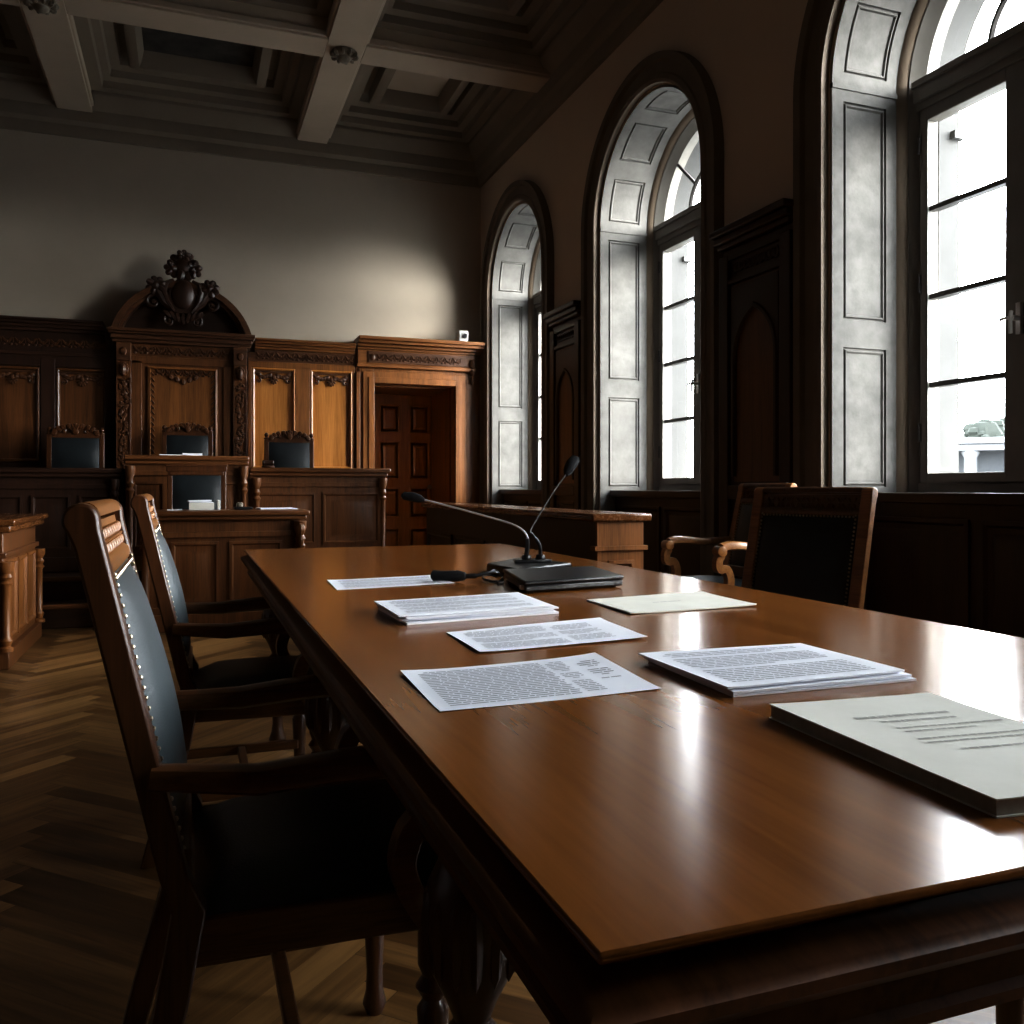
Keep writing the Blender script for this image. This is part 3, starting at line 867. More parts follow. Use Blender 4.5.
def clerk_desk():
    x0, x1, yf, yb, H = -.32, .80, 6.6, 7.12, .85
    root = tag(empty('clerk_desk', ((x0+x1)/2, yf, 0)), 'panelled clerk\'s desk in front of the judges\' bench', 'desk')
    w = x1-x0; a, b = -w/2, w/2; D = yb-yf
    mb = MB(); mb.box(a+.03, b-.03, .02, .06, 0, H-.04); mb.box(a+.03, a+.07, .06, D-.03, 0, H-.04); mb.box(b-.07, b-.03, .06, D-.03, 0, H-.04)
    mb.box(a+.02, b-.02, .0, .02, 0, .12); mb.box(a+.02, b-.02, .0, .02, H-.19, H-.15)
    mb.build('desk_body', M['bench_z'], root, bevel=.004)
    mb = MB(); mb.box(a-.03, b+.03, -.06, D, H-.035, H); mb.box(a-.01, b+.01, -.035, D-.01, H-.065, H-.035)
    mb.build('desk_top', M['bench_x'], root, bevel=.010)
    for xa, xb in ((.27, .64), (-.12, .20), (-.31, -.18)):
        mb = MB(); mb.nested((xa-(x0+x1)/2, .02, .15), (1, 0, 0), (0, 0, 1), (0, -1, 0), xb-xa, .48, RAISED if xb-xa > .2 else [(0, 0), (0, .012), (.02, .014), (.03, .004)]); mb.build('panel', M['bench_z'], root, ang=25)
    for x in (a+.035, b-.035):
        mb = MB(); colonette(mb, x, -.01, .02, H-.08, .034); mb.ell((x, -.045, H-.14), (.034, .03, .05)); mb.ell((x, -.05, H-.22), (.022, .022, .05))
        mb.build('carved_corner', M['bench_z'], root)
clerk_desk()

def left_desk():
    root = tag(empty('side_desk', (-1.62, 5.58, 0)), 'carved side desk at the left edge with panelled end and corner colonettes', 'desk')
    x0, x1, D, H = -.62, .66, 1.14, .84
    mb = MB(); mb.box(x0, x1-.02, .02, D-.02, .0, H-.06); mb.box(x0, x1+.015, -.015, D+.015, 0, .10); mb.box(x0, x1+.0, -.0, D, H-.22, H-.19)
    mb.build('desk_body', M['bench_z'], root, bevel=.005)
    mb = MB(); mb.box(x0, x1+.05, -.05, D+.05, H-.035, H); mb.box(x0, x1+.025, -.025, D+.025, H-.075, H-.035)
    mb.build('desk_top', M['bench_y'], root, bevel=.010)
    for k in range(3):
        mb = MB(); mb.nested((x1-.02, .08+k*.335, .14), (0, 1, 0), (0, 0, 1), (1, 0, 0), .30, .46, RAISED); mb.build('panel', M['oak_z'], root, ang=25)
    for k in range(3):
        mb = MB(); mb.nested((x0+.06+k*.40, .02, .14), (1, 0, 0), (0, 0, 1), (0, -1, 0), .36, .46, RAISED); mb.build('panel', M['bench_z'], root, ang=25)
    for y in (.0, D-.0):
        mb = MB(); colonette(mb, x1-.0, y, .10, H-.24, .028); mb.build('colonette', M['oak_z'], root)
left_desk()

def low_bench():
    x0, x1, y0, y1, H = 1.71, 1.94, 3.56, 6.55, .90
    root = tag(empty('long_counter', ((x0+x1)/2, y0, 0)), 'long low wooden counter standing along the window side', 'counter')
    a, b = x0-(x0+x1)/2, x1-(x0+x1)/2; L = y1-y0
    mb = MB(); mb.box(a, b, 0, L, 0, H-.035); mb.box(a-.012, b+.012, -.012, L+.01, 0, .10)
    mb.build('counter_body', M['dark_z'], root, bevel=.004)
    mb = MB(); mb.box(a-.035, b+.035, -.04, L+.03, H-.035, H); mb.build('counter_top', M['bench_y'], root, bevel=.008)
    mb = MB(); mb.box(a-.001, b+.001, -.018, 0.0, .10, H-.035); mb.box(a-.018, b+.018, -.03, .02, H-.165, H-.145)
    mb.nested((a+.05, -.018, .16), (1, 0, 0), (0, 0, 1), (0, -1, 0), b-a-.10, H-.37, [(0, 0), (0, .012), (.016, .014), (.028, -.006), (.05, -.006), (.08, .01)])
    mb.build('end_panel', M['oak_z'], root, ang=25)
    for k in range(4):
        mb = MB(); mb.nested((a, .12+k*.72, .16), (0, 1, 0), (0, 0, 1), (-1, 0, 0), .62, H-.37, RAISED); mb.build('panel', M['dark_z'], root, ang=25)
low_bench()

# ================================================================== CHAIRS
TAN = math.tan(math.radians(13))
def make_chair(label, group, sz=.47, az=.64, H=1.0, W=.46, al=.32, sd=.40, backlit_tone=False):
    root = tag(empty('armchair'), label, 'chair', group)
    bx = lambda z: -(z-.45)*TAN
    hw = W/2
    mz = M['chair_y'] if backlit_tone else M['chair_z']; mx = M['chair_y'] if backlit_tone else M['chair_x']  # right-hand chairs: window light on posts and arms put into lighter wood
    for s in (-1, 1):
        mb = MB(); y0, y1 = sorted((s*(hw-.042), s*hw))
        rc = (bx(H-.022)-.018, H-.023); rr = .022
        front = [(-.100, 0), (-.055, .16), (-.010, .32), (.014, .45)]+[(bx(z)+.002, z) for z in [.5+(H-.034-.5)*k/8 for k in range(9)]]
        roll = [(rc[0]+rr*math.cos(a), rc[1]+rr*math.sin(a)) for a in [PI*1.25*k/14 for k in range(15)]]
        back = [(bx(z)-.034, z) for z in [H-.060-(H-.060-.5)*k/8 for k in range(9)]]+[(-.030, .45), (-.052, .32), (-.097, .16), (-.138, 0)]
        mb.prism(front+roll+back, lambda u, v, t: Vector((u, t, v)), y0, y1)
        mb.build('rear_post', mz, root, bevel=.004)
    # carved top rail with rolled crest
    mb = MB(); ztop = H-.034; zc = H-.098
    mb.ribbon([(bx(zc)-.012, zc-.002), (bx(zc+.005)-.010, zc+.005), (bx(zc+.012)-.010, zc+.012), (bx(zc+.017)-.014, zc+.018)], [.009, .011, .011, .007], -hw+.040, hw-.040)
    mb.ribbon([(bx(zc+.018)-.022, zc+.018), (bx(ztop)-.022, ztop+.004)], .012, -hw+.040, hw-.040)
    rc = (bx(H-.022)-.017, H-.019)
    pth = [(rc[0]+.013*math.cos(a), rc[1]+.013*math.sin(a)) for a in [-.05+PI*1.2*k/12 for k in range(13)]]
    mb.ribbon(pth, .006, -hw+.040, hw-.040)
    mb.build('top_rail', M['chair_x' if backlit_tone else 'chair_y'], root, ang=50)  # rails facing the windows take the lit tone, backlit ones the darker
    mb = MB(); rows = 2; cols = 18; za, zb2 = zc+.020, H-.036
    for r in range(rows):
        z = za+(zb2-za)*(r+.5)/rows
        for c in range(cols):
            y = -hw+.055+(W-.11)*(c+.5)/cols
            mb.ell((bx(z)-.008, y, z), (.007, .0052, (zb2-za)/rows*.52), rotm('X', .5 if (c+r) % 2 else -.5), 6, 4)
    z = (za+zb2)/2; mb.box(bx(z)-.016, bx(z)-.003, -hw+.048, hw-.048, z-.0015, z+.0015)
    mb.build('carved_lattice', M['chair_x' if backlit_tone else 'chair_y'], root)
    # leather back pad
    mb = MB(); z0, z1 = sz+.05, zc-.001; ny, nz = 14, 18; vs = []; fs = []
    yw = hw-.045
    for j in range(nz+1):
        for i in range(ny+1):
            u, v = i/ny, j/nz; e = min(1, 6*min(u, 1-u))*1.0; e2 = min(1, 7*min(v, 1-v))
            bul = .012*math.sin(PI/2*e)*math.sin(PI/2*e2)+.022*math.sin(PI*u)**.8*math.sin(PI*v)**.7
            z = z0+(z1-z0)*v
            vs.append((bx(z)-.006+bul, -yw+2*yw*u, z))
    for j in range(nz):
        for i in range(ny):
            o = j*(ny+1)+i; fs.append([o, o+1, o+ny+2, o+ny+1])
    mb.add(vs, fs)
    mb.ribbon([(bx(z0)-.022, z0), (bx(z1)-.022, z1)], .014, -yw, yw)
    pad = mb.build('backrest', M['leather' if backlit_tone else 'leather_lit'], root, ang=60)  # window-facing backs take the lit copy, backlit ones the darker
    mb = MB()
    def nail(y, z): mb.ell((bx(z)+.001, y, z), (.0035, .0040, .0040), None, 6, 4)
    k = int((z1-z0)/0.0138)
    for i in range(k+1):
        z = z0+(z1-z0)*i/k
        nail(-yw+.006, z); nail(yw-.006, z)
    k = int(2*yw/0.0138)
    for i in range(1, k): nail(-yw+2*yw*i/k, z1-.005)
    mb.build('nailhead_trim', M['brass'], pad)
    mb = MB(); mb.box(bx(sz)-.035, bx(sz)-.0, -hw+.042, hw-.042, sz+.0, sz+.05); mb.build('lower_rail', M['chair_x'], root, bevel=.004)
    # seat
    mb = MB(); mb.prism([(-.02, -hw+.01), (sd, -hw-.01), (sd, hw+.01), (-.02, hw-.01)], lambda u, v, t: Vector((u, v, t)), sz-.095, sz-.03)
    mb.build('seat_frame', M['chair_x'], root, bevel=.006)
    mb = MB(); n = 12; vs = []; fs = []
    for j in range(n+1):
        for i in range(n+1):
            u, v = i/n, j/n; x = -.0+(sd+.005)*u; wy = (hw-.012)+.018*u
            e = min(1, 5*min(u, 1-u)); e2 = min(1, 5*min(v, 1-v))
            vs.append((x, -wy+2*wy*v, sz-.03+.03*math.sin(PI/2*e)*math.sin(PI/2*e2)+.012*math.sin(PI*u)*math.sin(PI*v)))
    for j in range(n):
        for i in range(n):
            o = j*(n+1)+i; fs.append([o, o+1, o+n+2, o+n+1])
    mb.add(vs, fs); mb.build('seat', M['leather'], root, ang=60)
    # arms
    sec = [(1, .25), (.8, .62), (.3, .8), (-.3, .8), (-.8, .62), (-1, .25), (-1, -.5), (-.7, -.75), (.7, -.75), (1, -.5)]
    for s in (-1, 1):
        yy = s*(hw+.002)
        mb = MB()
        p = [(bx(az)-.01, yy-s*.012, az-.004), (.02, yy, az-.010), (.08, yy+s*.012, az-.014), (al*.6, yy+s*.018, az-.006), (al*.85, yy+s*.02, az-.004), (al, yy+s*.02, az-.012)]
        mb.tube(p, [.020, .022, .024, .026, .027, .024], sec=sec, up=(0, 0, 1))
        mb.lathe((al+.006, yy+s*.02-.026, az-.028), [(.012, -.003), (.024, 0), (.024, .052), (.012, .055)], 16, 'y')
        arm = mb.build('armrest', mx, root, ang=40)
        mb = MB()
        q = [(al-.0, az-.045), (al+.016, az-.07), (al+.012, az-.11), (al-.025, sz+.07), (al-.045, sz+.02), (al-.03, sz-.03), (al+.01, sz-.09)]
        pts = []
        for i in range(len(q)-1):
            for t in range(4):
                f = t/4
                P0 = q[max(i-1, 0)]; P1 = q[i]; P2 = q[i+1]; P3 = q[min(i+2, len(q)-1)]
                c = lambda a0, a1, a2, a3: .5*((2*a1)+(-a0+a2)*f+(2*a0-5*a1+4*a2-a3)*f*f+(-a0+3*a1-3*a2+a3)*f**3)
                pts.append((c(P0[0], P1[0], P2[0], P3[0]), c(P0[1], P1[1], P2[1], P3[1])))
        pts.append(q[-1])
        mb.ribbon(pts, .018, yy+s*.02-.018, yy+s*.02+.018)
        mb.build('arm_support', mx, root, bevel=.005)
    # legs
    for s in (-1, 1):
        mb = MB(); h = sz-.09; r = .021
        mb.lathe((al+.01, s*(hw-.012), 0), [(r*.75, 0), (r*1.1, .02), (r*.8, .045), (r*.75, .08), (r*1.05, h*.55), (r*1.15, h*.66), (r*.7, h*.70), (r*1.25, h*.75), (r*.75, h*.79), (r*1.1, h*.84), (r*1.1, h)], 14)
        mb.build('leg', mz, root)
    mb = MB()
    for s in (-1, 1): mb.box(-.06, al+.005, s*(hw-.022)-.011, s*(hw-.022)+.011, .155, .185)
    mb.box(al*.45-.012, al*.45+.012, -hw+.03, hw-.03, .158, .182)
    mb.build('stretcher', M['chair_x'], root, bevel=.004)
    return root
c1 = make_chair('nearest wooden armchair with dark leather back, at the left side of the table', 'armchairs around the long table')
c1.location = (.008, 1.475, 0)
c2 = copy_tree(c1); c2.location = (.014, 2.765, 0)
c2['label'] = 'second wooden armchair on the left side, beyond the nearest one'
c3 = make_chair('wooden armchair across the table, its nail-trimmed back before the near window', 'armchairs around the long table', .47, .595, 1.02, .48, .28, .38, True)
def place_right(o, yaw, stile_near, stile_far):
    x = (stile_near[0]+stile_far[0])/2; y = (stile_near[1]+stile_far[1])/2
    o.location = (x, y, 0); o.rotation_euler.z = yaw
place_right(c3, PI+math.radians(19), (2.08, 2.36), (1.92, 2.80))
c4 = make_chair('dark armchair by the window wall, half hidden by the chair across the table', 'armchairs around the long table', .575, .755, 1.04, .42, .27, .38, True)
place_right(c4, PI, (2.54, 3.44), (2.54, 3.86))

def judge_chair(label, loc, H, W=.42, crest=True, lt=None, group='high-backed chairs behind the bench'):
    root = tag(empty('high_back_chair', loc), label, 'chair', group)
    hw = W/2; lt = lt or H-.12
    for s in (-1, 1):
        mb = MB(); mb.box(s*hw-.02, s*hw+.02, .0, .045, 0, lt+.03)
        if crest: mb.lathe((s*hw, .022, lt+.03), [(.024, 0), (.026, .012), (.012, .02), (.022, .04), (.012, .06), (.0, .065)], 10)
        mb.build('rear_post', M['chair_z'], root, bevel=.004)
    mb = MB(); z0, z1 = .52, lt; n = 10; vs = []; fs = []
    for j in range(n+1):
        for i in range(n+1):
            u, v = i/n, j/n
            vs.append((-hw+.02+(W-.04)*u, -.0-.03*math.sin(PI*u)**.5*math.sin(PI*v)**.4, z0+(z1-z0)*v))
    for j in range(n):
        for i in range(n): o = j*(n+1)+i; fs.append([o, o+1, o+n+2, o+n+1])
    mb.add(vs, fs); mb.box(-hw+.02, hw-.02, .004, .03, z0, z1); mb.build('backrest', M['leather'], root, ang=60)
    mb = MB(); mb.box(-hw+.0, hw-.0, -.008, .04, lt, lt+.032)
    if not crest: mb.box(-hw-.026, hw+.026, -.012, .05, lt+.031, H); mb.box(-hw-.034, hw+.034, -.02, .058, H-.022, H)
    if crest:
        mb.prism([(hw*.92*math.cos(PI*k/16), lt+.03+(H-lt-.06)*math.sin(PI*k/16)**1.2) for k in range(17)], lambda u, v, t: Vector((u, t, v)), .005, .03)
        for k in range(11):
            a = PI*k/10
            mb.ell((hw*.82*math.cos(a), -.002, lt+.035+(H-lt-.06)*math.sin(a)), (.024, .018, .026), rotm('Y', PI/2-a), 6, 4)
        for s in (-1, 1):
            scroll(mb, (s*hw*.45, -.004, lt+.055), .026, 1.2, .008, (s, 0, 0), (0, 0, 1), 0, 1, 14)
        for k in range(5): mb.ell((.02*(k-2), -.008, H-.03-.006*abs(k-2)), (.012, .016, .032), rotm('Y', .35*(k-2)), 6, 4)
        mb.ell((0, -.012, lt+.06), (.03, .02, .035))
    mb.build('crest_rail', M['chair_z'], root, bevel=0 if crest else .004)
    mb = MB(); mb.box(-hw-.01, hw+.01, -.44, .0, .40, .50); mb.build('seat', M['leather'], root, bevel=.02)
    for s in (-1, 1):
        mb = MB(); mb.box(s*hw-.025, s*hw+.025, -.36, .0, .66, .69); mb.box(s*hw-.018, s*hw+.018, -.34, -.30, .50, .66); mb.build('armrest', M['chair_z'], root, bevel=.006)
        mb = MB(); mb.lathe((s*(hw-.02), -.40, 0), [(.016, 0), (.02, .03), (.015, .1), (.022, .3), (.022, .40)], 10); mb.build('leg', M['chair_z'], root)
    return root
judge_chair('high-backed leather chair with carved crest under the arched pediment', (-.015, 8.62, .326), 1.29, .40, True, 1.17)
judge_chair('high-backed leather chair with carved crest behind the right wing of the bench', (.90, 8.62, .326), 1.24, .42, True, 1.12)
judge_chair('dark high-backed chair with carved crest behind the left wing of the bench', (-.945, 8.62, .326), 1.26, .42, True, 1.13)
judge_chair('square-topped leather chair behind the clerk\'s desk', (.058, 7.55, 0), 1.205, .41, False, 1.115, 'clerk chair')

# ================================================================== LONG TABLE
def make_table():
    x0, x1, y0, y1, H = .21, 1.352, .437, 3.81, .76
    cx, cy = (x0+x1)/2, (y0+y1)/2
    root = tag(empty('conference_table', (cx, cy, 0)), 'long polished brown wooden table filling the foreground', 'table')
    a, b = (x1-x0)/2, (y1-y0)/2
    mb = MB(); mb.box(-a+.003, a-.003, -b+.003, b-.003, H-.007, H)
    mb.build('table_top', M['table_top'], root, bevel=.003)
    # moulded edge: profile swept round the rectangle
    prof = [(-.028, H-.0075), (-.028, H-.022), (.002, H-.028), (.009, H-.034), (.009, H-.042), (.003, H-.050), (-.010, H-.055), (-.012, H-.060), (-.022, H-.062), (-.022, H-.086), (-.016, H-.090), (-.016, H-.098), (-.05, H-.098)]
    mb = MB(); n = len(prof); vs = []; fs = []
    for sx, sy in ((-1, -1), (1, -1), (1, 1), (-1, 1)):
        for o, z in prof: vs.append((sx*(a+o), sy*(b+o), z))
    for k in range(4):
        for q in range(n-1):
            k2 = (k+1) % 4; fs.append([k*n+q, k*n+q+1, k2*n+q+1, k2*n+q])
    mb.add(vs, fs)
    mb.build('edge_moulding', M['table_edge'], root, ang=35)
    mb = MB(); mb.box(-a+.03, a-.03, -b+.03, b-.03, H-.09, H-.0085); mb.build('under_frame', M['table_leg'], root)
    L = H-.098
    prof = [(.030, 0), (.034, .02), (.024, .05), (.020, .08), (.022, .20), (.026, .33), (.034, .345), (.022, .36), (.034, .39), (.054, .43), (.060, .48), (.056, .53), (.040, .565), (.030, .58), (.042, .595), (.046, L)]
    for sx in (-1, 1):
        for ly in (1.04, 2.20, 3.60):
            mb = MB(); mb.lathe((sx*(a-.12), ly-cy, 0), prof, 18)
            for k in range(14):
                an = 2*PI*k/14
                mb.ell((sx*(a-.12)+.053*math.cos(an), ly-cy+.053*math.sin(an), .475), (.012, .010, .055), rotm('Z', an), 6, 4)
            mb.box(sx*(a-.12)-.05, sx*(a-.12)+.05, ly-cy-.05, ly-cy+.05, L-.05, L)
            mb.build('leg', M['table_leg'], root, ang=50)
make_table()
TZ = .7602

# ================================================================== PAPERS
def sheet_pts(c, z, nu=14, nv=10, curl=0.0, seed=0, flat=False):
    """bilinear sheet over four corners A(left-far) B(left-near) C(right-near) D(right-far)"""
    A, B, C, D = [Vector((p[0], p[1], 0)) for p in c]
    vs = []
    r = random.Random(seed); p1, p2 = r.random()*6, r.random()*6
    for j in range(nv+1):
        for i in range(nu+1):
            u, v = i/nu, j/nv
            p = A.lerp(D, u).lerp(B.lerp(C, u), v)
            lift = curl*((2*abs(u-.5))**4*.5*(1+math.sin(p1+3*v))+(2*abs(v-.5))**4*.4*(1+math.sin(p2+3*u)))
            vs.append(Vector((p.x, p.y, z+lift)))
    return vs, nu, nv
def add_sheet(mb, c, z, th=.0004, **k):
    vs, nu, nv = sheet_pts(c, z+th, **k)
    vb = [v-Vector((0, 0, th)) for v in vs]
    m = len(vs); fs = []
    for j in range(nv):
        for i in range(nu):
            o = j*(nu+1)+i
            fs.append([o, o+1, o+nu+2, o+nu+1]); fs.append([m+o, m+o+nu+1, m+o+nu+2, m+o+1])
    rim = [i for i in range(nu+1)]+[(j+1)*(nu+1)-1 for j in range(1, nv+1)]+[nv*(nu+1)+i for i in range(nu-1, -1, -1)]+[j*(nu+1) for j in range(nv-1, 0, -1)]
    for i in range(len(rim)):
        p, q = rim[i], rim[(i+1) % len(rim)]
        fs.append([p, q, m+q, m+p])
    mb.add(vs+vb, fs)
    return vs, nu, nv
def print_text(mb, surf, u0, u1, v0, v1, lines, seed, h=.35, gaps=(), fill=1.0, lift=.0005):
    """word-length dashes along u on a sheet surface"""
    vs, nu, nv = surf; r = random.Random(seed)
    def S(u, v):
        x, y = u*nu, v*nv; i, j = min(int(x), nu-1), min(int(y), nv-1); fx, fy = x-i, y-j
        g = lambda a, b: vs[b*(nu+1)+a]
        return g(i, j).lerp(g(i+1, j), fx).lerp(g(i, j+1).lerp(g(i+1, j+1), fx), fy)+Vector((0, 0, lift))
    for k in range(lines):
        if k in gaps: continue
        v = v0+(v1-v0)*(k+.5)/lines; dv = (v1-v0)/lines*h/2
        u = u0+(.03 if (k+1) in gaps or k == 0 else 0)
        end = u1 if (k+1) not in gaps else u0+(u1-u0)*r.uniform(.4, .8)
        end = u0+(end-u0)*fill
        while u < end-.01:
            w = min(r.uniform(.02, .085), end-u)
            mb.quad(S(u, v-dv), S(u+w, v-dv), S(u+w, v+dv), S(u, v+dv))
            u += w+.007
def paper(name, label, c, curl, seed, texts, mat='paper', cat='paper', z=TZ, th=.0004, group='loose papers on the long table'):
    ox = sum(p[0] for p in c)/4; oy = sum(p[1] for p in c)/4
    root_c = [(p[0]-ox, p[1]-oy) for p in c]
    mb = MB(); surf = add_sheet(mb, root_c, 0, th, curl=curl, seed=seed)
    o = mb.build(name, M[mat], None, ang=50); o.location = (ox, oy, z); tag(o, label, cat, group)
    if texts:
        mt = MB()
        for t in texts: print_text(mt, surf, *t[:6], **t[6] if len(t) > 6 else {})
        mt.build('printed_text', M['ink' if mat == 'paper' else 'ink_light'], o, smooth=False)
    return o
# sheet lying farthest, under the hand microphone
paper('paper_sheet', 'printed sheet farthest along the table, partly under the loose microphone', [(.358, 2.465), (.349, 2.225), (.670, 2.262), (.680, 2.490)], .002, 1,
      [(.08, .90, .10, .88, 20, 11, dict(gaps=(6, 13)))])
# single sheet, middle
paper('paper_sheet', 'single printed sheet lying between the paper stack and the nearest sheet', [(.429, 1.505), (.424, 1.300), (.735, 1.326), (.759, 1.561)], .003, 2,
      [(.07, .56, .10, .90, 18, 21, dict(gaps=(6, 12))), (.60, .92, .14, .84, 16, 22, dict(fill=.8, gaps=(5, 10)))])
# nearest sheet
paper('paper_sheet', 'nearest loose printed sheet, at the left edge of the tabletop', [(.276, 1.202), (.271, .977), (.569, .990), (.588, 1.227)], .003, 3,
      [(.06, .66, .08, .93, 21, 31, dict(h=.36)), (.68, .80, .10, .90, 20, 32, dict(h=.34, fill=.8, gaps=(7, 12))), (.83, .95, .16, .66, 11, 33, dict(h=.40, fill=.9, gaps=(4, 9)))])
# left stack of documents
def jitter(c, dx, dy, rot=0):
    ox = sum(p[0] for p in c)/4; oy = sum(p[1] for p in c)/4; ca, sa = math.cos(rot), math.sin(rot)
    return [(ox+dx+(p[0]-ox)*ca-(p[1]-oy)*sa, oy+dy+(p[0]-ox)*sa+(p[1]-oy)*ca) for p in c]
ST = [(.370, 1.850), (.372, 1.625), (.700, 1.655), (.712, 1.890)]
lab = ['bottom document of the paper stack left of the microphone base', 'second document from the bottom of the paper stack left of the microphone base',
       'third document up in the paper stack left of the microphone base', 'top printed document of the paper stack left of the microphone base']
zz = TZ
for k in range(4):
    th = (.004, .0035, .0035, .003)[k]
    paper('document', lab[k], jitter(ST, (.008, .003, .010, -.002)[k], (-.006, .003, -.002, .0)[k], (.03, -.02, .015, 0)[k]), .0003 if k < 3 else .0006, 40+k,
          [(.07, .92, .10, .90, 18, 41, dict(gaps=(5, 10, 14), fill=.97))] if k == 3 else None, z=zz, th=th, cat='document', group='stacked documents on the long table')
    zz += th+.0011
# right stack
RS = [(.634, 1.160), (.625, .922), (.910, .922), (.917, 1.142)]
lab = ['bottom document of the paper stack on the right beside the cream booklet', 'middle document of the paper stack on the right beside the cream booklet', 'top printed document of the paper stack on the right beside the cream booklet']
zz = TZ
for k in range(3):
    th = (.003, .003, .0025)[k]
    c = jitter(RS, (.006, .002, -.003)[k], (-.004, -.001, .006)[k], (-.015, .012, .02)[k])
    paper('document', lab[k], c, .0004 if k < 2 else .0012, 50+k,
          [(.08, .92, .08, .92, 20, 51, dict(gaps=(3, 11), fill=.97))] if k == 2 else None, z=zz, th=th, cat='document', group='stacked documents on the long table')
    zz += th+.0013
# cream folder
paper('folder', 'cream card folder lying across the table from the microphone base', [(.852, 1.822), (.842, 1.592), (1.157, 1.605), (1.180, 1.855)], .002, 6,
      [(.34, .60, .44, .52, 1, 61, dict(h=.3))], 'cream', 'folder', th=.003, group='cream folder')
# cream booklet
def booklet():
    c = [(.612, .826), (.594, .514), (.795, .492), (.822, .805)]
    ox = sum(p[0] for p in c)/4; oy = sum(p[1] for p in c)/4
    root = tag(empty('booklet', (ox, oy, TZ)), 'thick cream covered booklet at the near right corner of the table', 'booklet')
    cc = [(p[0]-ox, p[1]-oy) for p in c]
    mb = MB(); sf = add_sheet(mb, cc, .0135, .0012, curl=.0012, seed=8); mb.build('cover', M['cream'], root, ang=50)
    mb = MB(); q = [(p[0]*.985, p[1]*.988) for p in cc]; add_sheet(mb, q, .0012, .0122, curl=.0002, seed=8); mb.build('pages', M['page'], root, ang=40)
    mb = MB(); add_sheet(mb, cc, 0, .0012, curl=0, seed=8); mb.build('back_cover', M['cream'], root, ang=50)
    mb = MB()
    print_text(mb, sf, .22, .82, .22, .27, 1, 70, h=.45); print_text(mb, sf, .30, .78, .28, .33, 1, 71, h=.35)
    print_text(mb, sf, .30, .95, .36, .56, 5, 72, h=.3, gaps=(2,)); print_text(mb, sf, .34, .85, .60, .64, 1, 73, h=.35)
    mb.build('printed_text', M['ink_light'], root, smooth=False)
booklet()

# ================================================================== MICROPHONES
def smooth_path(q, sub=6):
    out = []
    q = [Vector(p) for p in q]
    for i in range(len(q)-1):
        a, b, c, d = q[max(i-1, 0)], q[i], q[i+1], q[min(i+2, len(q)-1)]
        for t in range(sub):
            f = t/sub
            out.append(.5*((2*b)+(c-a)*f+(2*a-5*b+4*c-d)*f*f+(-a+3*b-3*c+d)*f**3))
    out.append(q[-1]); return out
# conference unit (rear box) with two goosenecks
root = tag(empty('microphone_base', (.98, 2.50, TZ)), 'black conference microphone base with two gooseneck microphones', 'microphone', 'microphones')
mb = MB(); mb.prism([(-.125, .05), (-.10, -.15), (.13, -.02), (.06, .24)], lambda u, v, t: Vector((u, v, t)), 0, .026); mb.build('base_box', M['black'], root, bevel=.005)
mb = MB(); mb.prism([(-.035, .055), (-.045, .01), (.075, .01), (.07, .06)], lambda u, v, t: Vector((u, v, t)), .026, .036)
mb.lathe((.0, .035, .036), [(.016, 0), (.013, .014)], 12); mb.lathe((.045, .03, .036), [(.016, 0), (.013, .014)], 12)
mb.build('mount_plate', M['black'], root, bevel=.003)
n1 = smooth_path([(.0, .035, .045), (.004, .034, .08), (.000, .034, .112), (-.03, .05, .140), (-.10, .09, .165), (-.2, .14, .195), (-.295, .19, .222)])
mb = MB(); mb.tube(n1, [.006]*9+[.0036]*(len(n1)-9), 8); g = mb.build('gooseneck', M['silver'], root)
mb = MB(); mb.tube([(.0, .035, .045), (.004, .034, .08), (.003, .034, .10)], .0075, 8); mb.build('sleeve', M['black'], g)
mb = MB(); mb.tube([(-.285, .185, .219), (-.30, .192, .2235), (-.32, .203, .229), (-.345, .215, .232), (-.352, .218, .233)], [.006, .013, .015, .012, .004], 12); mb.build('microphone_head', M['foam'], g)
n2 = smooth_path([(.045, .03, .045), (.042, .03, .08), (.02, .03, .112), (.012, .03, .125), (.05, .055, .17), (.115, .09, .245), (.175, .12, .305)])
mb = MB(); mb.tube(n2, [.0060]*10+[.0030]*(len(n2)-10), 8); g = mb.build('gooseneck', M['black'], root)
mb = MB(); mb.tube([(.17, .117, .298), (.18, .124, .312), (.20, .14, .335), (.218, .152, .352), (.224, .156, .357)], [.007, .016, .020, .017, .006], 12); mb.build('microphone_head', M['foam'], g)
# flat black box in front
root = tag(empty('black_case', (.93, 2.17, TZ)), 'flat black case lying in front of the microphone base', 'case')
bq = [(-.171, -.21), (.119, -.141), (.175, .165), (-.095, .165)]
bq = [(-.165, -.185), (.125, -.135), (.165, .135), (-.105, .14)]
mb = MB(); mb.prism(bq, lambda u, v, t: Vector((u, v, t)), .004, .020); mb.build('case_bottom', M['black'], root, bevel=.004)
mb = MB(); mb.prism([(p[0]*1.02, p[1]*1.02) for p in bq], lambda u, v, t: Vector((u, v, t)), .021, .031); mb.build('case_lid', M['black'], root, bevel=.004)
mb = MB()
for p in bq: mb.lathe((p[0]*.85, p[1]*.85, 0), [(.008, 0), (.009, .004)], 10)
mb.build('foot', M['black'], root)
mb = MB(); mb.box(-.168, -.155, -.165, -.15, .008, .018); mb.build('latch', M['silver'], root)
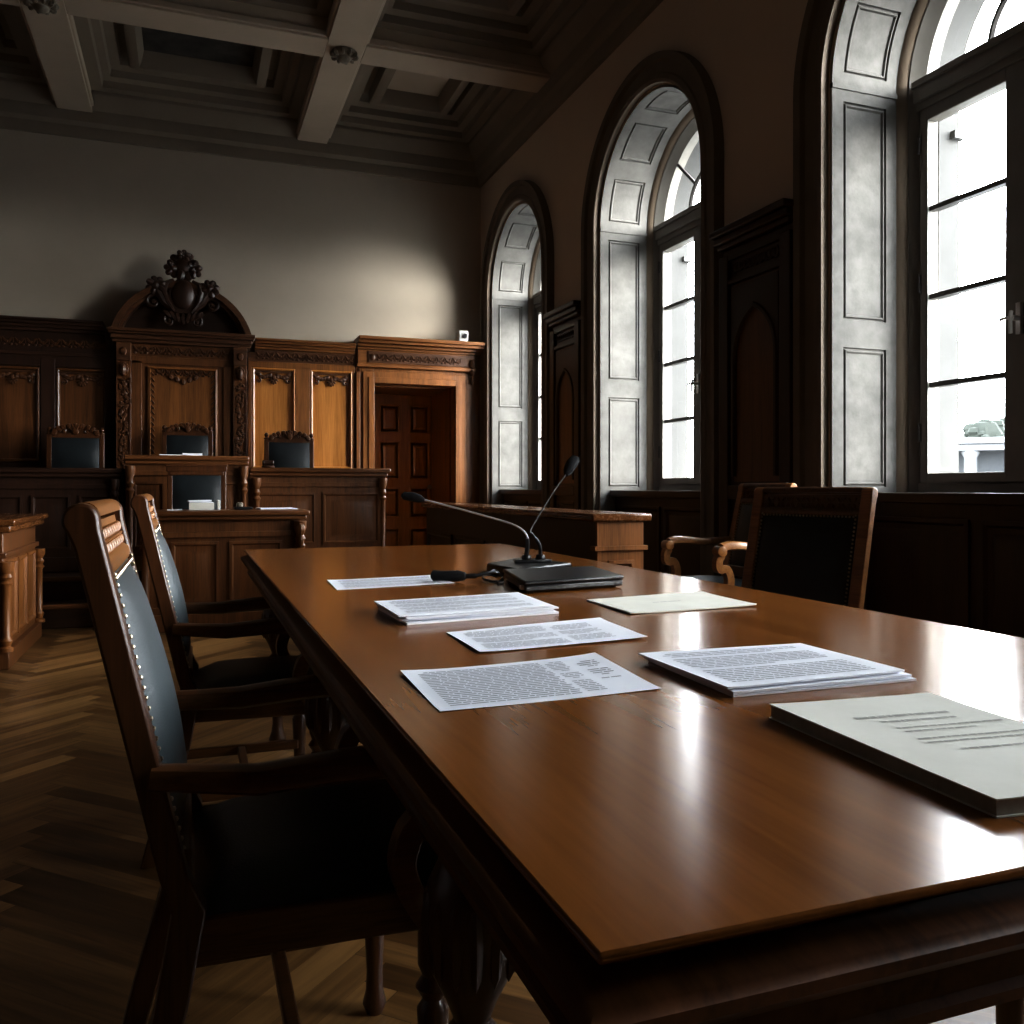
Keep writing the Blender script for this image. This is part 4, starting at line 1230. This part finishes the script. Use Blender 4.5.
# loose table microphone with its cable
root = tag(empty('loose_microphone', (.668, 2.30, TZ)), 'black loose microphone lying on the farthest sheet, cable looped behind', 'microphone', 'microphones')
mb = MB(); mb.tube([(-.045, .035, .017), (-.04, .032, .017), (-.02, .020, .017), (.02, -.0, .017), (.038, -.008, .016), (.042, -.010, .016)], [.008, .015, 0.0138, .0155, .011, .006], 14); mb.build('microphone_head', M['foam'], root)
mb = MB(); p = smooth_path([(.04, -.009, .016), (.07, -.02, .018), (.10, -.018, .024), (.125, -.01, .026)]); mb.tube(p, [.007]*6+[.0045]*(len(p)-6), 8); mb.build('microphone_stem', M['black'], root)
mb = MB()
mb.tube(smooth_path([(.12, -.01, .025), (.138, .0, .020), (.140, -.03, .012), (.12, -.05, .004), (.10, -.05, .004), (.09, -.01, .008), (.11, .04, .012), (.135, .05, .010), (.142, .03, .006)]), .003, 7)
mb.tube(smooth_path([(.10, -.015, .022), (.13, .015, .028), (.140, .005, .022), (.138, -.04, .006), (.11, -.07, .0035)]), .0028, 7)
mb.build('cable', M['black'], root)

# ================================================================== DESK CLUTTER
mb = MB(); mb.box(-.085, .085, -.10, .10, 0, .055); o = mb.build('book', M['paper'], bevel=.003); o.location = (.085, 6.93, .851)
tag(o, 'thick white bound volume on the clerk\'s desk', 'book', 'books on the clerk desk')
mb = MB(); mb.box(-.087, .087, -.102, -.099, 0.002, .053); mb.build('spine', M['cream'], o)
c = [(-.10, .10), (-.09, -.10), (.07, -.09), (.06, .11)]
mb = MB(); add_sheet(mb, c, 0, .012, curl=.004, seed=2); o = mb.build('document', M['paper'], ang=50); o.location = (.085, 6.93, .9075); tag(o, 'white document lying on the thick volume on the clerk\'s desk', 'document', 'papers on the benches')
mb = MB(); mb.box(-.01, .01, -.09, .09, 0, .07); o = mb.build('folder', M['cream'], bevel=.003); o.location = (.205, 6.93, .851); tag(o, 'thin binder standing beside the thick volume on the clerk\'s desk', 'binder')
c = [(-.14, .12), (-.12, -.10), (.15, -.10), (.12, .12)]
mb = MB(); add_sheet(mb, c, 0, .008, curl=.002, seed=4); o = mb.build('document', M['paper'], ang=50); o.location = (.62, 6.90, .851); tag(o, 'white papers at the right end of the clerk\'s desk', 'document', 'papers on the benches')
c = [(-.05, .08), (-.05, -.08), (.05, -.08), (.05, .08)]
mb = MB(); add_sheet(mb, c, 0, .006, curl=.002, seed=5); o = mb.build('document', M['paper'], ang=50); o.location = (-.10, 6.85, .851); tag(o, 'white papers at the left of the thick volume on the clerk\'s desk', 'document', 'papers on the benches')
root = tag(empty('inkstand', (.375, 6.88, .851)), 'small black inkstand on the clerk\'s desk', 'inkstand')
mb = MB(); mb.box(-.06, .07, -.05, .05, 0, .02); mb.build('stand_base', M['black'], root, bevel=.006)
mb = MB(); mb.lathe((-.02, 0, .02), [(.02, 0), (.026, .01), (.022, .03), (.012, .036)], 12); mb.build('inkwell', M['bronze'], root)
for k, (dx, w, lab) in enumerate(((-.11, .20, 'lower flat papers on the raised middle bench'), (.05, .15, 'upper papers on the raised middle bench'))):
    c = [(-w/2, .08), (-w/2-.01, -.08), (w/2, -.08), (w/2, .08)]
    mb = MB(); add_sheet(mb, c, 0, .010+.012*k, curl=.002, seed=9+k); o = mb.build('document', M['paper'], ang=50); o.location = (-.02+dx, 8.06+.0*k, 1.286); tag(o, lab, 'document', 'papers on the benches')
root = tag(empty('gavel', (.66, 8.10, 1.191)), 'small dark gavel on its block, right wing of the bench', 'gavel')
mb = MB(); mb.lathe((0, 0, 0), [(.055, 0), (.06, .008), (.05, .022)], 18); mb.build('sound_block', M['dark_x'], root)
mb = MB(); mb.lathe((-.05, 0, .046), [(.018, 0), (.024, .01), (.020, .03), (.022, .05), (.020, .07), (.024, .09), (.018, .10)], 14, 'x'); mb.build('gavel_head', M['dark_x'], root)
mb = MB(); mb.tube([(0, 0, .046), (.02, .12, .035), (.03, .20, .012)], [.007, .007, .01], 8); mb.build('handle', M['dark_x'], root)

# ================================================================== OUTSIDE
mb = MB(); mb.quad((XR+.9, -60, -1.2), (140, -60, -1.2), (140, 160, -1.2), (XR+.9, 160, -1.2))
struct(mb.build('ground_outside', M['ground'], smooth=False), 'pale paved ground beyond the windows', 'ground')
def outside():
    # white colonnaded building seen through the lower pane of the nearest window
    th = math.radians(48.3); d = 40
    px, py = d*math.sin(th), d*math.cos(th)
    root = tag(empty('outdoor_building', (px, py, -1.2), -th), 'white colonnaded building seen through the nearest window', 'building'); root.scale.z = 1.1
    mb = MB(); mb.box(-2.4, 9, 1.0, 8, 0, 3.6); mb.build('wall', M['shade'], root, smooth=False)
    mb = MB(); mb.box(-2.7, 9.3, -.3, 8, 3.6, 3.82); mb.box(-2.5, 9.2, -.15, 8, 3.35, 3.6); mb.build('roof', M['render_white'], root, bevel=.03)
    for k in range(7):
        mb = MB(); mb.lathe((-2.1+1.75*k, .2, 0), [(.34, 0), (.34, .15), (.26, .25), (.24, 3.1), (.33, 3.25), (.33, 3.35)], 12); mb.build('column', M['render_white'], root)
    r = random.Random(2)
    for k in (1, 2):
        t = tag(empty('garden_tree', (0, 0, 0)), '', 'tree')
        a = math.radians((45.4, 48.5, 50.6, 54.0)[k]); dd = (54, 54, 60, 54)[k]
        t.location = (dd*math.sin(a), dd*math.cos(a), -1.2)
        t['label'] = ('', 'hazy round tree rising behind the white building outside', 'larger hazy tree farther back behind the white building')[k]
        t['group'] = 'trees beyond the white building'
        h = (5.0, 6.6, 7.6, 6.2)[k]
        mb = MB()
        for q in range(46):
            an, ph = r.uniform(0, 2*PI), r.uniform(0, PI*.55)
            R = r.uniform(.4, 1.0)*1.25
            s = r.uniform(.25, .5)
            mb.ell((R*math.sin(ph)*math.cos(an), R*math.sin(ph)*math.sin(an), h-2.0+R*math.cos(ph)*.9), (s, s, s*.8), rotm('Z', an), 6, 4)
        mb.ell((0, 0, h-1.9), (1.1, 1.1, 1.2)); mb.build('crown', M['leaf'], t)
        mb = MB(); mb.tube([(0, 0, 0), (.05, 0, h*.4), (0, 0, h-2.0)], [.25, .18, .12], 8); mb.build('trunk', M['dark_z'], t)
outside()

# ================================================================== LIGHT
w = bpy.data.worlds.new('overcast'); scene.world = w; w.use_nodes = True
bg = w.node_tree.nodes['Background']
tc = N(w.node_tree, 'ShaderNodeTexCoord'); sp = N(w.node_tree, 'ShaderNodeSeparateXYZ')
w.node_tree.links.new(tc.outputs['Generated'], sp.inputs[0])
mr = N(w.node_tree, 'ShaderNodeMapRange'); mr.inputs['From Min'].default_value = -.1; mr.inputs['From Max'].default_value = .9
w.node_tree.links.new(sp.outputs['Z'], mr.inputs['Value'])
w.node_tree.links.new(ramp(w.node_tree, mr.outputs[0], [(0, (.95, .97, 1.0)), (1, (.86, .92, 1.0))]), bg.inputs['Color'])
SKY = 36.0
bg.inputs['Strength'].default_value = SKY
for yc in WIN_Y:
    l = bpy.data.lights.new('window_portal', 'AREA'); l.shape = 'RECTANGLE'; l.size = 1.36; l.size_y = 2.9
    l.cycles.is_portal = True
    o = bpy.data.objects.new('portal_light', l); COL.objects.link(o)
    o.location = (XR+.62, yc, 2.4); o.rotation_euler = (0, math.radians(90), 0)
    o.rotation_euler = Vector((-1, 0, 0)).to_track_quat('-Z', 'Y').to_euler()

sun = bpy.data.lights.new('hazy_sun', 'SUN'); sun.energy = 17.0; sun.angle = math.radians(36); sun.color = (1.0, .98, .95)
so_ = bpy.data.objects.new('hazy_sun', sun); COL.objects.link(so_)
so_.rotation_euler = Vector((-.72, .66, -.20)).to_track_quat('-Z', 'Y').to_euler(); so_.location = (20, -18, 8)

# ================================================================== CAMERA
cam = bpy.data.cameras.new('camera'); co = bpy.data.objects.new('camera', cam); COL.objects.link(co)
cam.sensor_width = 36; cam.lens = 877*36/1024
cam.shift_y = (487-512)/1024
co.location = (0, 0, 1.02); co.rotation_euler = (PI/2, 0, -math.radians(20.2))
cam.clip_start = .02; cam.clip_end = 500
scene.camera = co

scene.view_settings.view_transform = 'Standard'
scene.view_settings.look = 'None'
scene.view_settings.exposure = 0.0
scene.view_settings.gamma = 0.78
scene.cycles.use_denoising = True
scene.cycles.max_bounces = 10; scene.cycles.diffuse_bounces = 6; scene.cycles.glossy_bounces = 4
scene.cycles.sample_clamp_indirect = 6
